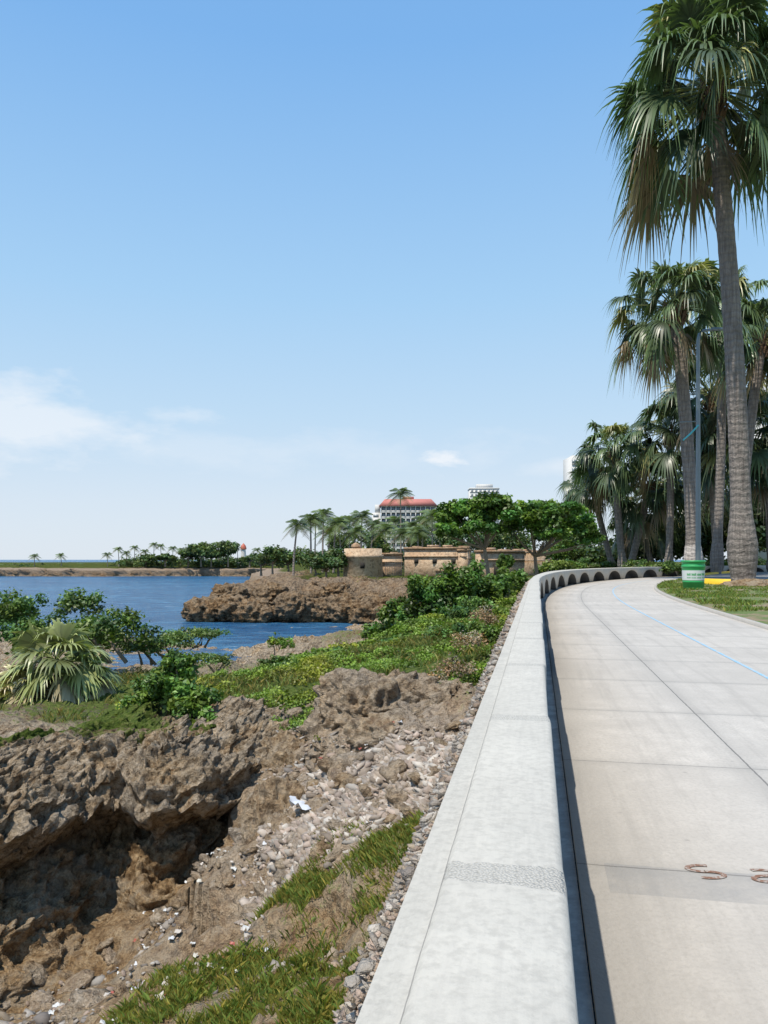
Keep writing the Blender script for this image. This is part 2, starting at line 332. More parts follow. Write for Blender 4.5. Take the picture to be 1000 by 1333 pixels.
def terr(x,y):
    x=np.asarray(x,float);y=np.asarray(y,float);u,v=feat(x,y)
    acc=np.zeros(x.shape+(4,));W=np.zeros(x.shape)
    for i in range(len(cp)):
        w=1/(((u-cu[i])**2+(v-cv[i])**2)+.0006)**1.8
        W+=w
        for k_ in range(4):acc[...,k_]+=w*cp[i,2+k_]
    acc/=W[...,None];z=acc[...,0]
    b_=liped(x,y)
    inr=(y<18.0)&(x<-1.8)
    fl=-4.45
    under=np.where(b_<1.6,np.minimum(z,fl),fl+(np.minimum(z,-2.1)-fl)*sstep(1.6,2.6,b_))
    z=np.where(inr,np.where(b_>0,under,np.where((b_>-.5)&(x<-2.6),np.minimum(z,-3.7),z)),z)
    sc=np.clip(np.abs(y)/14,.35,3)
    rk=1-.65*np.clip(acc[...,1],0,1)
    z=z+rk*.18*sc*fbm(x,y,0,.9,6,3,True)*np.clip(sc,.6,1.6)+.12*fbm(x,y,0,.35,3,8)*sc
    z=z+rk*.14*fbm(x,y,0,3.2,5,13,True)
    z=z+np.clip(acc[...,1]-.3,0,1)*.14*fbm(x,y,0,1.6,3,21)
    return z,acc[...,1:]
t=np.linspace(0,1,800);yy=6*np.exp(t*3.02)-8
s_=np.linspace(0,1,480);LL=-.3-2*(np.exp(3.7*s_)-1)
Yg,Lg=np.meshgrid(yy,LL,indexing='ij');Xg=wallx(Yg)+Lg
Zg,Mg=terr(Xg,Yg)
wx=.26*fbm(Xg,Yg,Zg,1.8,5,31)*np.clip(-Lg-.8,0,1);wy=.26*fbm(Xg,Yg,Zg,1.8,5,41)*np.clip(-Lg-.8,0,1)
Vt=np.stack([Xg+wx,Yg+wy,Zg],-1).reshape(-1,3)
Mt=Mg.copy();Mt[...,0]*=np.where(Yg<11.5,.55,1.);Mt[...,1]=np.clip(Mt[...,1]+np.where(Yg<11.5,.3,0),0,1)
mesh_np('coast_terrain',Vt,gridF(800,480),M_ter,Mt.reshape(-1,3),smooth=False)

n_=680;m_v=400
cl=np.concatenate([[0],np.cumsum(np.hypot(*np.diff(lip,axis=0).T))])
tt=np.linspace(0,cl[-1],n_);lx=np.interp(tt,cl,lip[:,0]);ly=np.interp(tt,cl,lip[:,1])
kk=np.hanning(31);kk/=kk.sum()
lxs=np.convolve(np.pad(lx,15,'edge'),kk,'valid');lys=np.convolve(np.pad(ly,15,'edge'),kk,'valid')
kk=np.hanning(111);kk/=kk.sum()
gx=np.gradient(np.convolve(np.pad(lx,55,'reflect',reflect_type='odd'),kk,'valid'));gy=np.gradient(np.convolve(np.pad(ly,55,'reflect',reflect_type='odd'),kk,'valid'))
g=np.hypot(gx,gy);nx,ny=gy/g,-gx/g
prof=np.array([(-5,-2.7),(-4,-2.2),(-3,-2.0),(-1.6,-1.95),(-.7,-2.0),(-.25,-2.12),(.0,-2.32),(.1,-2.55),(.0,-2.75),(-.25,-2.88),(-.48,-3.02),(-.55,-3.2),(-.38,-3.42),(-.08,-3.65),(.25,-3.88),(.6,-4.12),(1.1,-4.36),(1.8,-4.8)])
pc=np.concatenate([[0],np.cumsum(np.hypot(*np.diff(prof,axis=0).T))]);pt=np.linspace(0,pc[-1],m_v)
po=np.interp(pt,pc,prof[:,0]);pz=np.interp(pt,pc,prof[:,1])
PX=lxs[:,None]+nx[:,None]*po[None];PY=lys[:,None]+ny[:,None]*po[None];PZ=np.zeros((n_,1))+pz[None]
d1=fbm(PX,PY,PZ*1.4,1.1,7,51,True);d2=fbm(PX,PY,PZ,.8,5,61);d3=fbm(PX,PY,PZ,.8,5,71);d4=fbm(PX,PY,PZ,4.0,5,81,True);d5=fbm(PX,PY,PZ,10,3,86)
pit=np.clip(fbm(PX,PY,PZ,3.0,3,89)-.12,0,1)
wt=np.clip((po+4.5)/1.5,0,1)[None]
bot=sstep(-3.6,-4.3,PZ)
lay=.10*np.sin(PZ*16+2.5*fbm(PX,PY,0,.6,3,93))*sstep(-2.0,-2.3,PZ)
PZ2=PZ+wt*(.30*d1+.20*d4+.09*d5-.55*pit)*(1-.5*bot)+.05*d2
off=wt*(.38*d2+.30*d1+.18*d4+.09*d5-.4*pit+lay)
PX2=PX+nx[:,None]*off*.8+wt*(.2*d3+.07*d5);PY2=PY+ny[:,None]*off*.8+wt*(.2*d2+.06*d4)
cm=np.zeros((n_,m_v,3));cm[...,1]=np.maximum(sstep(-2.6,-3.3,PZ2)*.85,.45*sstep(.0,.5,fbm(PX,PY,PZ,1.7,3,88)));cm[...,0]=np.clip((-po-1.6)/1.5,0,.75)[None]
mesh_np('eroded_rock_cliff',np.stack([PX2,PY2,PZ2],-1).reshape(-1,3),gridF(n_,m_v),M_ter,cm.reshape(-1,3),smooth=False)

def boulder(name,c,r,seed,sub=6,amp=.35,col=(0,.1,.1),mat=None):
    bm=bmesh.new();bmesh.ops.create_icosphere(bm,subdivisions=sub,radius=1)
    V=np.array([v.co[:] for v in bm.verts]);F=np.array([[v.index for v in f.verts] for f in bm.faces]);bm.free()
    P=V*np.array(r)+np.array(c)
    s=1.6/max(r)
    d=amp*(fbm(P[:,0],P[:,1],P[:,2],s*.9,6,seed)+.7*fbm(P[:,0],P[:,1],P[:,2],s*2.4,5,seed+9,True))
    P=P+V*np.array(r)*d[:,None]
    return mesh_np(name,P,F,mat or M_ter,np.zeros((len(P),3))+np.array(col),smooth=False)
boulder('karst_boulder',(-.15,14.6,-1.5),(1.05,.8,.75),5,6,.5,(.10,.2,.15))
boulder('karst_boulder',(.85,14.4,-1.4),(.8,.8,.52),15,6,.46,(.22,.2,.15))
boulder('karst_boulder',(.3,13.3,-1.6),(.7,.6,.4),18,5,.46,(.15,.2,.15))
boulder('karst_boulder',(-1.75,11.9,-3.0),(.55,.75,.95),25,6,.42,(0,.6,.1))
boulder('karst_boulder',(-1.35,11.1,-3.0),(.5,.6,.7),35,6,.42,(0,.65,.2))
boulder('karst_boulder',(-1.9,14.3,-2.7),(.7,.9,.8),45,5,.45,(.05,.4,0))
boulder('karst_boulder',(-2.6,9.9,-4.2),(.6,.5,.4),55,5,.4,(0,.8,0))
for i,(x,y,z,r) in enumerate([(-5.6,39,-4.6,1.2),(-4.4,43,-4.6,1.0),(-7.0,47,-5.8,1.3),(-5.2,55,-5.4,1.5),(-3.6,63,-5.6,1.6),(-3.0,48,-4.2,1.1),(-2.2,57,-4.6,1.2)]):
    boulder('shore_rock',(x,y,z),(r*1.2,r,r*.55),200+i,5,.45,(.05,.1,.2))
for i,(x,y,z,r) in enumerate([(-21.5,93,-4.9,2.0),(-18.5,92.8,-4.3,1.8),(-15.5,92.2,-5.0,2.0),(-11,91.6,-4.3,1.8),(-8,92.6,-4.9,1.9),(-4.5,91.8,-4.3,1.8),(-1.5,90,-4.9,1.8),(-19.5,96,-3.1,1.6),(-14,95,-3.0,1.6),(-6,95.5,-2.8,1.4)]):
    boulder('headland_rock',(x,y,z),(r*1.25,r*.9,r*.8),230+i,5,.55,(.0,.05,.0),M_far)

coast=np.array([(3,70),(-1,86),(-2,92),(-7,94.5),(-12,92.5),(-16,95),(-20.5,94.5),(-23,98),(-21,112),(-26,160),(-44,250),(-53,332),(-90,338),(-120,330),(-170,334),(-215,350),(-330,420),(-400,560),(3000,1500),(3000,60),(60,40)],float)
def sdpoly(x,y,P):
    best=np.full(x.shape,1e9);ins=np.zeros(x.shape,bool)
    for a,b_ in zip(P,np.roll(P,-1,0)):
        d=b_-a;t=np.clip(((x-a[0])*d[0]+(y-a[1])*d[1])/(d@d),0,1)
        best=np.minimum(best,np.hypot(x-a[0]-t*d[0],y-a[1]-t*d[1]))
        c=((a[1]>y)!=(b_[1]>y))&(x<(b_[0]-a[0])*(y-a[1])/(b_[1]-a[1]+1e-12)+a[0]);ins^=c
    return np.where(ins,best,-best)
def head(x,y):
    d=sdpoly(x,y,coast)+2.6*fbm(x,y,0,.22,5,91)
    z=np.interp(d,[-8,-.8,0,.9,2.2,4.5,9,20,60],[-9,-7.2,-6.1,-4.5,-3.0,-2.2,-1.7,-1.2,-1.0])
    z=z+1.1*fbm(x,y,0,.3,6,95,True)*np.interp(d,[-1,1,8,16,30],[.6,1,.9,.35,.1])
    g=np.interp(d,[6,12],[0,.75])
    return z,g,d
def headobj(name,xs,ys,low=0):
    xg,yg=np.meshgrid(xs,ys,indexing='ij');z,g,d=head(xg,yg)
    if low:z=np.where(d<25,np.minimum(z,-3.4+.08*np.maximum(d,0)+.5*fbm(xg,yg,0,.2,4,77)),z)
    w=wallx(yg);z=np.where((xg>w-6)&(yg<150),np.minimum(z,-.9),z)
    z=np.where((xg>w+1)&(yg<140),-3,z)
    sh=sstep(-3.3,-5.0,z)*2.4*(d>-3)
    yv=yg+sh+1.0*fbm(xg,yg,z,.7,5,99);xv=xg+1.0*fbm(xg,yg,z,.7,5,97)
    z2=z+.4*fbm(xv,yv,z,1.2,4,98,True)
    cm=np.zeros(xg.shape+(3,));cm[...,0]=g;cm[...,2]=(.9*(z>-5) if low else .25*(z>-2.6))*(g<.4)
    return mesh_np(name,np.stack([xv,yv,z2],-1).reshape(-1,3),gridF(len(xs),len(ys))[:,::-1],M_far,cm.reshape(-1,3),smooth=False)
headobj('rocky_headland',np.arange(-34,42,.25),np.concatenate([np.arange(72,105,.22),np.arange(105,165,.8)]))
headobj('distant_shore',np.concatenate([np.arange(-420,-30,1.5),np.arange(-30,400,8)]),np.concatenate([np.arange(163,330,4),np.arange(330,360,1.0),np.arange(360,640,8)]),1)

# ---------------------------------------------------------------- sea
m,nt,b=nmat('sea_water');p=pos(nt)
mp=N(nt,'ShaderNodeMapping');mp.inputs['Scale'].default_value=(.5,1.0,1);mp.inputs['Rotation'].default_value=(0,0,.25);L(nt,p,mp.inputs[0])
w1=noise(nt,mp.outputs[0],.5,5,.65);w2=noise(nt,mp.outputs[0],2.6,3,.6);w0=noise(nt,mp.outputs[0],.06,4,.65)
c=mix(nt,ramp(nt,w0,[(.35,0.),(.65,1.)]),(.022,.105,.23),(.05,.19,.34))
c=mix(nt,ramp(nt,w1,[(.42,.7),(.56,0.)]),c,(.012,.055,.14))
c=mix(nt,ramp(nt,mth(nt,'ADD',mth(nt,'MULTIPLY',w1,.6),mth(nt,'MULTIPLY',w2,.4)),[(.59,0.),(.65,.6)]),c,(.42,.54,.64))
L(nt,c,b.inputs['Base Color']);b.inputs['Roughness'].default_value=.25;b.inputs['IOR'].default_value=1.33;b.inputs['Specular IOR Level'].default_value=.22
bump(nt,b,mth(nt,'ADD',w1,mth(nt,'MULTIPLY',w2,.4)),1.0,1.6)
R=9000
mesh_np('sea',[(-R,-500,-6),(R,-500,-6),(R,R,-6),(-R,R,-6)],[(0,1,2,3)],m)

# ---------------------------------------------------------------- stones, litter
def icos(k):
    bm=bmesh.new();bmesh.ops.create_icosphere(bm,subdivisions=k,radius=1)
    a=np.array([v.co[:] for v in bm.verts]);f=np.array([[v.index for v in q.verts] for q in bm.faces]);bm.free();return a,f
ico1,icof1=icos(1);ico2,icof2=icos(3)
def stones(name,P,R,cols,mat,flat=.6,base=ico1,bf=icof1,rgh=.28,nz=None):
    n=len(P)
    if nz is None:nzv=1+rgh*rng.standard_normal((n,len(base),1)).clip(-1.5,1.5)
    else:
        q=base[None]*1.0+rng.uniform(0,50,(n,1,3));nzv=(1+nz*(fbm(q[...,0],q[...,1],q[...,2],1.1,4,401)+.6*fbm(q[...,0],q[...,1],q[...,2],2.6,3,411,True)))[...,None]
    vv=base[None]*nzv
    sc=np.stack([rng.uniform(.6,1.5,n),rng.uniform(.6,1.3,n),rng.uniform(.4,1,n)*flat],1)
    vv=vv*(sc*R[:,None])[:,None]
    a=rng.uniform(0,6.28,n);ca,sa=np.cos(a),np.sin(a)
    x=vv[...,0]*ca[:,None]-vv[...,1]*sa[:,None];y=vv[...,0]*sa[:,None]+vv[...,1]*ca[:,None]
    tl=rng.uniform(-.7,.7,n)[:,None];z=vv[...,2]+tl*x
    vv=np.stack([x,y,z],-1)+P[:,None]
    F=(bf[None]+(np.arange(n)*len(base))[:,None,None]).reshape(-1,3)
    C=np.repeat(cols,len(base),0)
    return mesh_np(name,vv.reshape(-1,3),F,mat,C)
M_stone=simple('stone',(1,1,1),.95,.3,25,True,.6)
pal=np.array([(.50,.43,.36),(.38,.33,.28),(.56,.50,.43),(.46,.34,.25),(.30,.26,.23),(.58,.53,.47),(.46,.37,.27),(.50,.38,.30)])
def pick(n,p=pal):return p[rng.integers(0,len(p),n)]*rng.uniform(.6,1.15,(n,1))
n=26000;s1=.6+rng.uniform(0,1,n)**2.0*38;tb=rng.uniform(0,1,n)
foot=-1.08-.004*s1
l1=-.30+(foot+.30)*tb;z1=.72-1.9*tb;x1,y1=cur(s1,l1);P=np.stack([x1,y1,z1],1);P+=rng.normal(0,.015,P.shape)
a=stones('facing_stones',P,rng.uniform(.010,.030,n)*np.clip(.45+s1*.13,.5,2.6),pick(n),M_stone,.7,rgh=.3)
sb=np.arange(-8,60,.5);bt=ribbon('mortar_batter',sb,[(-1.3,-1.7),(-1.12,-1.2),(-.29,.72),(-.25,.72)],simple('mortar',(.42,.38,.32),.95,.35,8,bs=.8))
group('rubble_masonry_footing',[a,bt])
n=30000;q=rng.uniform(0,1,(n,2))
A=np.array([-2.0,12.8]);B=np.array([1.4,12.1]);C_=np.array([.75,8.4]);D_=np.array([-1.5,9.6])
pq=(A*(1-q[:,:1])+B*q[:,:1])*(1-q[:,1:])+(D_*(1-q[:,:1])+C_*q[:,:1])*q[:,1:]
pq+=rng.normal(0,.14,pq.shape)
z,_=terr(pq[:,0],pq[:,1]);keep=(pq[:,0]<wallx(pq[:,1])-1.1)&(fbm(pq[:,0],pq[:,1],0,1.3,3,301)>-.34);pq=pq[keep];z=z[keep];n=len(pq)
stones('rubble_pile',np.column_stack([pq,z+.02]),rng.uniform(.012,.042,n)*rng.choice([1,1,1,1.3,1.6,2.4],n),pick(n,np.array([(.60,.51,.43),(.50,.42,.35),(.66,.60,.53),(.40,.32,.25),(.60,.48,.40),(.46,.37,.29)])),M_stone,.7)
n=1500;px_=rng.uniform(-6.0,2.0,n);py_=rng.uniform(7.5,19,n);z,mk=terr(px_,py_)
kp=(px_<wallx(py_)-1.25)&((liped(px_,py_)<-.4))&(mk[:,0]<.75)&(fbm(px_,py_,0,.8,3,305)>-.15);px_,py_,z=px_[kp],py_[kp],z[kp];n=len(px_)
cc=np.zeros((n,3));cc[:,1]=rng.uniform(0,.7,n);cc[:,2]=rng.uniform(0,.4,n)
stones('limestone_fragments',np.column_stack([px_,py_,z]),.04+.15*rng.uniform(0,1,n)**3,cc,M_ter,.85,ico2,icof2,nz=.55)
n=12000;px_=rng.uniform(-6.5,1.8,n);py_=rng.uniform(6,19,n);z,mk=terr(px_,py_);kp=(px_<wallx(py_)-1.2)&((liped(px_,py_)<-1.2)|(py_>18)|((px_>-2.4)&(liped(px_,py_)<0)))&(fbm(px_,py_,0,.9,3,303)>-.05);px_,py_,z=px_[kp],py_[kp],z[kp];n=len(px_)
stones('loose_stones',np.column_stack([px_,py_,z+.01]),rng.uniform(.01,.04,n)*rng.choice([1,1,1,1,1,2.2],n),pick(n)*.95,M_stone,.7)
mb=MB();n=260
lx_=rng.uniform(-3.6,.4,n);ly_=rng.uniform(6.5,13,n);z,_=terr(lx_,ly_)
for i in range(n):
    if liped(np.array([lx_[i]]),np.array([ly_[i]]))[0]>-.3:continue
    r=rng.uniform(.010,.045);V=[]
    for u in range(4):
        for v in range(4):
            V.append((lx_[i]+(u-1.5)*r*.6+rng.normal(0,r*.15),ly_[i]+(v-1.5)*r*.6+rng.normal(0,r*.15),z[i]+.05+rng.normal(0,r*.35)))
    c=[(.6,.6,.58),(.55,.57,.6),(.5,.45,.4),(.6,.6,.58),(.35,.09,.06),(.5,.48,.42)][rng.integers(0,6)]
    mb.add(V,gridF(4,4),c)
V=[]
for u in range(9):
    for v in range(6):V.append((-1.35+u*.05+rng.normal(0,.012),10.85+v*.055,-.02*u+rng.normal(0,.03)))
z0,_=terr(np.array([-1.1]),np.array([11.0]));V=np.array(V);V[:,2]+=z0[0]+.2
mb.add(V,gridF(9,6),(.62,.65,.70));mb.obj('litter',simple('litter_plastic',(1,1,1),.5,.05,20,True))

# ---------------------------------------------------------------- vegetation
def leaves(mb,P,size,cols,nrm=None,asp=.6):
    n=len(P);a=rng.standard_normal((n,3));a/=np.linalg.norm(a,axis=1)[:,None]
    if nrm is None:nrm=np.array([0,0,1.])
    nn=rng.standard_normal((n,3))*.8+nrm;nn/=np.linalg.norm(nn,axis=1)[:,None]
    a=np.cross(nn,a);a/=np.linalg.norm(a,axis=1)[:,None]+1e-9;b_=np.cross(nn,a)
    s=size[:,None] if np.ndim(size) else size
    V=np.stack([P-a*s*.5,P+b_*s*asp*.5+a*s*.05,P+a*s*.5-nn*s*.12,P-b_*s*asp*.5+a*s*.05],1).reshape(-1,3)
    F=np.arange(n*4).reshape(-1,4);mb.add(V,F,np.repeat(cols,4,0))
GREEN=np.array([.055,.10,.022])
def crown(mb,blobs,nl,size,base=GREEN,sub=26,subr=.33,asp=.6,light=1.0):
    tot=sum(b_[3]*b_[4]*b_[5] for b_ in blobs)
    for bx,by,bz,rx,ry,rz in blobs:
        k_=max(60,int(nl*(rx*ry*rz)/tot))
        d=rng.standard_normal((sub,3));d/=np.linalg.norm(d,axis=1)[:,None];d[:,2]=np.where(d[:,2]<-.35,-d[:,2]*.5,d[:,2])
        cen=np.array([bx,by,bz])+d*np.array([rx,ry,rz])*rng.uniform(.45,1.0,(sub,1))
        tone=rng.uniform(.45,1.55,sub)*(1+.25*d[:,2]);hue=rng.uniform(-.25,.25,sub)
        id_=rng.integers(0,sub,k_)
        q=rng.standard_normal((k_,3));q/=np.linalg.norm(q,axis=1)[:,None];rr=rng.uniform(0,1,(k_,1))**.45
        P=cen[id_]+q*rr*np.array([rx,ry,rz])*subr*rng.uniform(.7,1.3,(k_,1))
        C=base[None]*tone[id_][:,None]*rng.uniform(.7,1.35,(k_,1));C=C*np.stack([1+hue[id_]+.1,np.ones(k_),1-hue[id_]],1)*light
        leaves(mb,P,size*rng.uniform(.6,1.25,k_),C,np.array([0,0,.9])+q*.7,asp)
M_bark=simple('bark',(.24,.19,.14),.9,.35,6,bs=.8)
def tree(name,foot,trunk_top,blobs,nl,size,rt=.2,**kw):
    mb=MB();crown(mb,blobs,nl,size,**kw);o1=mb.obj('foliage',M_leaf)
    tb=MB();b0=np.array(foot,float);t0=np.array(trunk_top,float)
    m_=(b0+t0)/2+rng.normal(0,.12,3)*np.array([1,1,0])
    V,F=tube([b0-[0,0,.4],b0,m_,t0],[rt*1.4,rt*1.15,rt*.9,rt*.75],9);tb.add(V,F)
    for bx,by,bz,rx,ry,rz in blobs:
        e=np.array([bx,by,bz])
        for j in range(2):
            ee=e+rng.uniform(-.6,.6,3)*np.array([rx,ry,rz]);mm=t0*.45+ee*.55;mm[2]-=.1*abs(ee[2]-t0[2])
            V,F=tube([t0-[0,0,.1],mm,ee],[rt*.6,rt*.35,rt*.1],6);tb.add(V,F)
    o2=tb.obj('trunk_and_limbs',M_bark,True);return group(name,[o1,o2])
def at(bear,dist):return bear*dist,dist
g0=-1.3
SG=np.array([.08,.17,.03])
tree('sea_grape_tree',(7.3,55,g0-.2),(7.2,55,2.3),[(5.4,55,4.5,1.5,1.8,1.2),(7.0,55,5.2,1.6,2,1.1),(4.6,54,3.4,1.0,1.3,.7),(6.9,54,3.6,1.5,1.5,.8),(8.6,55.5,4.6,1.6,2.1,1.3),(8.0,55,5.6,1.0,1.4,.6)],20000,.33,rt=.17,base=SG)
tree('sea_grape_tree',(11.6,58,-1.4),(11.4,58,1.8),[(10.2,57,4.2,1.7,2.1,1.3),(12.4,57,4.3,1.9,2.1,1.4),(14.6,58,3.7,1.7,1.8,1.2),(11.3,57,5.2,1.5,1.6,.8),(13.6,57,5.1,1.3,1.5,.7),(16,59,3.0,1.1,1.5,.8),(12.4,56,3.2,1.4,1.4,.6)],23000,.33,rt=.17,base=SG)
def shrub(name,blobs,nl,size,stems=True,**kw):
    mb=MB();crown(mb,blobs,nl,size,**kw);o1=mb.obj('foliage',M_leaf)
    tb=MB()
    for bx,by,bz,rx,ry,rz in blobs:
        for j in range(3):
            s0=np.array([bx+rng.normal(0,.2)*rx,by,bz-rz*1.3]);e=np.array([bx,by,bz])+rng.uniform(-.6,.6,3)*np.array([rx,ry,rz])
            V,F=tube([s0,(s0+e)/2+rng.normal(0,.08,3)*rx,e],[.05*rx+.01,.035*rx+.01,.012],5);tb.add(V,F)
    o2=tb.obj('stems',M_bark);return group(name,[o1,o2])
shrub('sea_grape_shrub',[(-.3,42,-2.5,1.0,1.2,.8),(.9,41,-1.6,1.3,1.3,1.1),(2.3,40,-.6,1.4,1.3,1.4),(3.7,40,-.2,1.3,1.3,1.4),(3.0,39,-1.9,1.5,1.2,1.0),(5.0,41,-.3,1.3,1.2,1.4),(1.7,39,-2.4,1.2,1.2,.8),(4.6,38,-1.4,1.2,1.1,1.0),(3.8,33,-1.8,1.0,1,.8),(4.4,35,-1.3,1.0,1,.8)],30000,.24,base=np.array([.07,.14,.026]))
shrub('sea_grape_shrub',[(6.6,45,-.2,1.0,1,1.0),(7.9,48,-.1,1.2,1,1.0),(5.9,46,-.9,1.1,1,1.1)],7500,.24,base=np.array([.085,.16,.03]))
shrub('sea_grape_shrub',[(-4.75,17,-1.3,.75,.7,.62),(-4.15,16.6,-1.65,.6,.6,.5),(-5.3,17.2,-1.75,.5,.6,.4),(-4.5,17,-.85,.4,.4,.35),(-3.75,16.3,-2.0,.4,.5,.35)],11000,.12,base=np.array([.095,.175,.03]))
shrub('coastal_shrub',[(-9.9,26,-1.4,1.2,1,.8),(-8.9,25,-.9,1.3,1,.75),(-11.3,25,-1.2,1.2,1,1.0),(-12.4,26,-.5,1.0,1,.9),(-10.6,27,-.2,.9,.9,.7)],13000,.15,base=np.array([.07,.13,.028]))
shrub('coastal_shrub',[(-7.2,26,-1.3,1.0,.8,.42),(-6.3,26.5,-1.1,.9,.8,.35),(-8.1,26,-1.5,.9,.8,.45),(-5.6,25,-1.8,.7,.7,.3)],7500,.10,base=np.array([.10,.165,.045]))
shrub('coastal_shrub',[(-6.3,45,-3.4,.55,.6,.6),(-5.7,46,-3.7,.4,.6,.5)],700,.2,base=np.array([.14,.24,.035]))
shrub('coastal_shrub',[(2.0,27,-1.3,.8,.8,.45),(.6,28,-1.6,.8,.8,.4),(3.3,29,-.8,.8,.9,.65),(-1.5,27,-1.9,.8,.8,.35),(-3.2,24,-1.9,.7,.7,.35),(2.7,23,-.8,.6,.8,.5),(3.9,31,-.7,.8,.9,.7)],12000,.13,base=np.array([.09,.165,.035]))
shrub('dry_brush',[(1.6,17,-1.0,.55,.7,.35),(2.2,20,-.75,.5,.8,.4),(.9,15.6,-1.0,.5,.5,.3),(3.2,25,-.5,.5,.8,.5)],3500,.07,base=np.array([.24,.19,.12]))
mb=MB();n=230000;t_=rng.uniform(0,1,n);gy_=13+t_**1.5*42;gl=-1.15-rng.uniform(0,1,n)**1.1*9;gx_=wallx(gy_)+gl
z,mk=terr(gx_,gy_);nm=fbm(gx_,gy_,0,.9,4,111);kp=(mk[:,0]+nm*1.2>.74)&(z>-3.4)&~((liped(gx_,gy_)>0)&(liped(gx_,gy_)<1.5)&(gy_<18))
gx_,gy_,z,nm=gx_[kp],gy_[kp],z[kp],nm[kp];n=len(gx_)
tone=np.clip(1+1.5*fbm(gx_,gy_,0,1.7,4,131),.2,2.1)
C=np.array([.135,.205,.032])[None]*tone[:,None]*rng.uniform(.6,1.35,(n,1));yl=sstep(-.05,.4,fbm(gx_,gy_,0,.5,3,141))[:,None];C=C*(1-yl)+C*np.array([1.65,1.12,.9])*yl
leaves(mb,np.column_stack([gx_,gy_,z+rng.uniform(0,.16,n)*tone]),.028+.0031*gy_,C,np.array([0,0,1.1]),.65)
mb.obj('creeping_ground_cover',M_leaf)
def grass(name,x,y,z,hgt,wd,base,mat=M_grass):
    n=len(x);P=np.column_stack([x,y,z]);a=rng.uniform(0,6.28,n);d=np.stack([np.cos(a),np.sin(a),0*a],1)
    b2=rng.uniform(0,6.28,n);ln=np.stack([np.cos(b2),np.sin(b2),0*a],1)*rng.uniform(.1,1.0,n)[:,None]
    h=hgt*rng.uniform(.4,1.2,n)[:,None];w=wd*rng.uniform(.6,1.3,n)[:,None]
    up=np.array([0,0,1.])
    V=np.stack([P-d*w,P+d*w,P+d*w*.6+ln*h*.35+up*h*.6,P+ln*h+up*h*.95],1).reshape(-1,3)
    C=base[None]*rng.uniform(.5,1.5,(n,1))*np.stack([rng.uniform(.8,1.7,n),np.ones(n),np.ones(n)],1)
    return mesh_np(name,V,np.arange(n*4).reshape(-1,4),mat,np.repeat(C,4,0))
n=120000;y=rng.uniform(3.5,10.0,n);l=-1.15-rng.uniform(0,1,n)**1.2*2.6;x=wallx(y)+l;z,mk=terr(x,y);cl_=fbm(x,y,0,2.4,4,151)+rng.normal(0,.12,n)
kp=(mk[:,0]+1.2*cl_>.68);x,y,z=x[kp],y[kp],z[kp]
grass('grass_patch',x,y,z,.10,.0045,np.array([.19,.25,.06]))
n=50000;y=rng.uniform(13,30,n);l=-1.2-rng.uniform(0,1,n)*14;x=wallx(y)+l;z,mk=terr(x,y);cl_=fbm(x,y,0,1.5,3,161)
kp=(mk[:,0]+.9*cl_>.8)&~((liped(x,y)>-.2)&(liped(x,y)<3)&(y<18));x,y,z=x[kp],y[kp],z[kp]
grass('grass_patch',x,y,z,.2,.010,np.array([.18,.22,.07]))
n=60000;s1=rng.uniform(22,75,n);l1=rng.uniform(4.95,10.8,n);x,y=cur(s1,l1);kp=(fbm(x,y,0,1.1,4,171)>-.02)&(np.hypot(x-22,y-44)>5.2);x,y=x[kp],y[kp]
grass('verge_grass',x,y,x*0+.1,.12,.018,np.array([.14,.22,.05]))

# palms
M_trunk,nt,b=nmat('palm_trunk');p=pos(nt);sx=N(nt,'ShaderNodeSeparateXYZ');L(nt,p,sx.inputs[0])
nn_=noise(nt,p,2.5,4,.7);wv_=mth(nt,'SINE',mth(nt,'ADD',mth(nt,'MULTIPLY',sx.outputs[2],17.),mth(nt,'MULTIPLY',nn_,13.)))
mp=N(nt,'ShaderNodeMapping');mp.inputs['Scale'].default_value=(9,9,.8);L(nt,p,mp.inputs[0]);vs=noise(nt,mp.outputs[0],1.,4,.7)
c=mix(nt,ramp(nt,vs,[(.3,0.),(.7,1.)]),(.115,.095,.083),(.32,.275,.24));c=mix(nt,ramp(nt,mth(nt,'ADD',mth(nt,'MULTIPLY',wv_,.5),.5),[(.0,.3),(.3,0.)]),c,(.09,.075,.065))
c=mix(nt,1.,c,vcol(nt),'MULTIPLY')
L(nt,c,b.inputs['Base Color']);b.inputs['Roughness'].default_value=.9;bump(nt,b,mth(nt,'ADD',wv_,mth(nt,'MULTIPLY',vs,2.)),.5,.04)
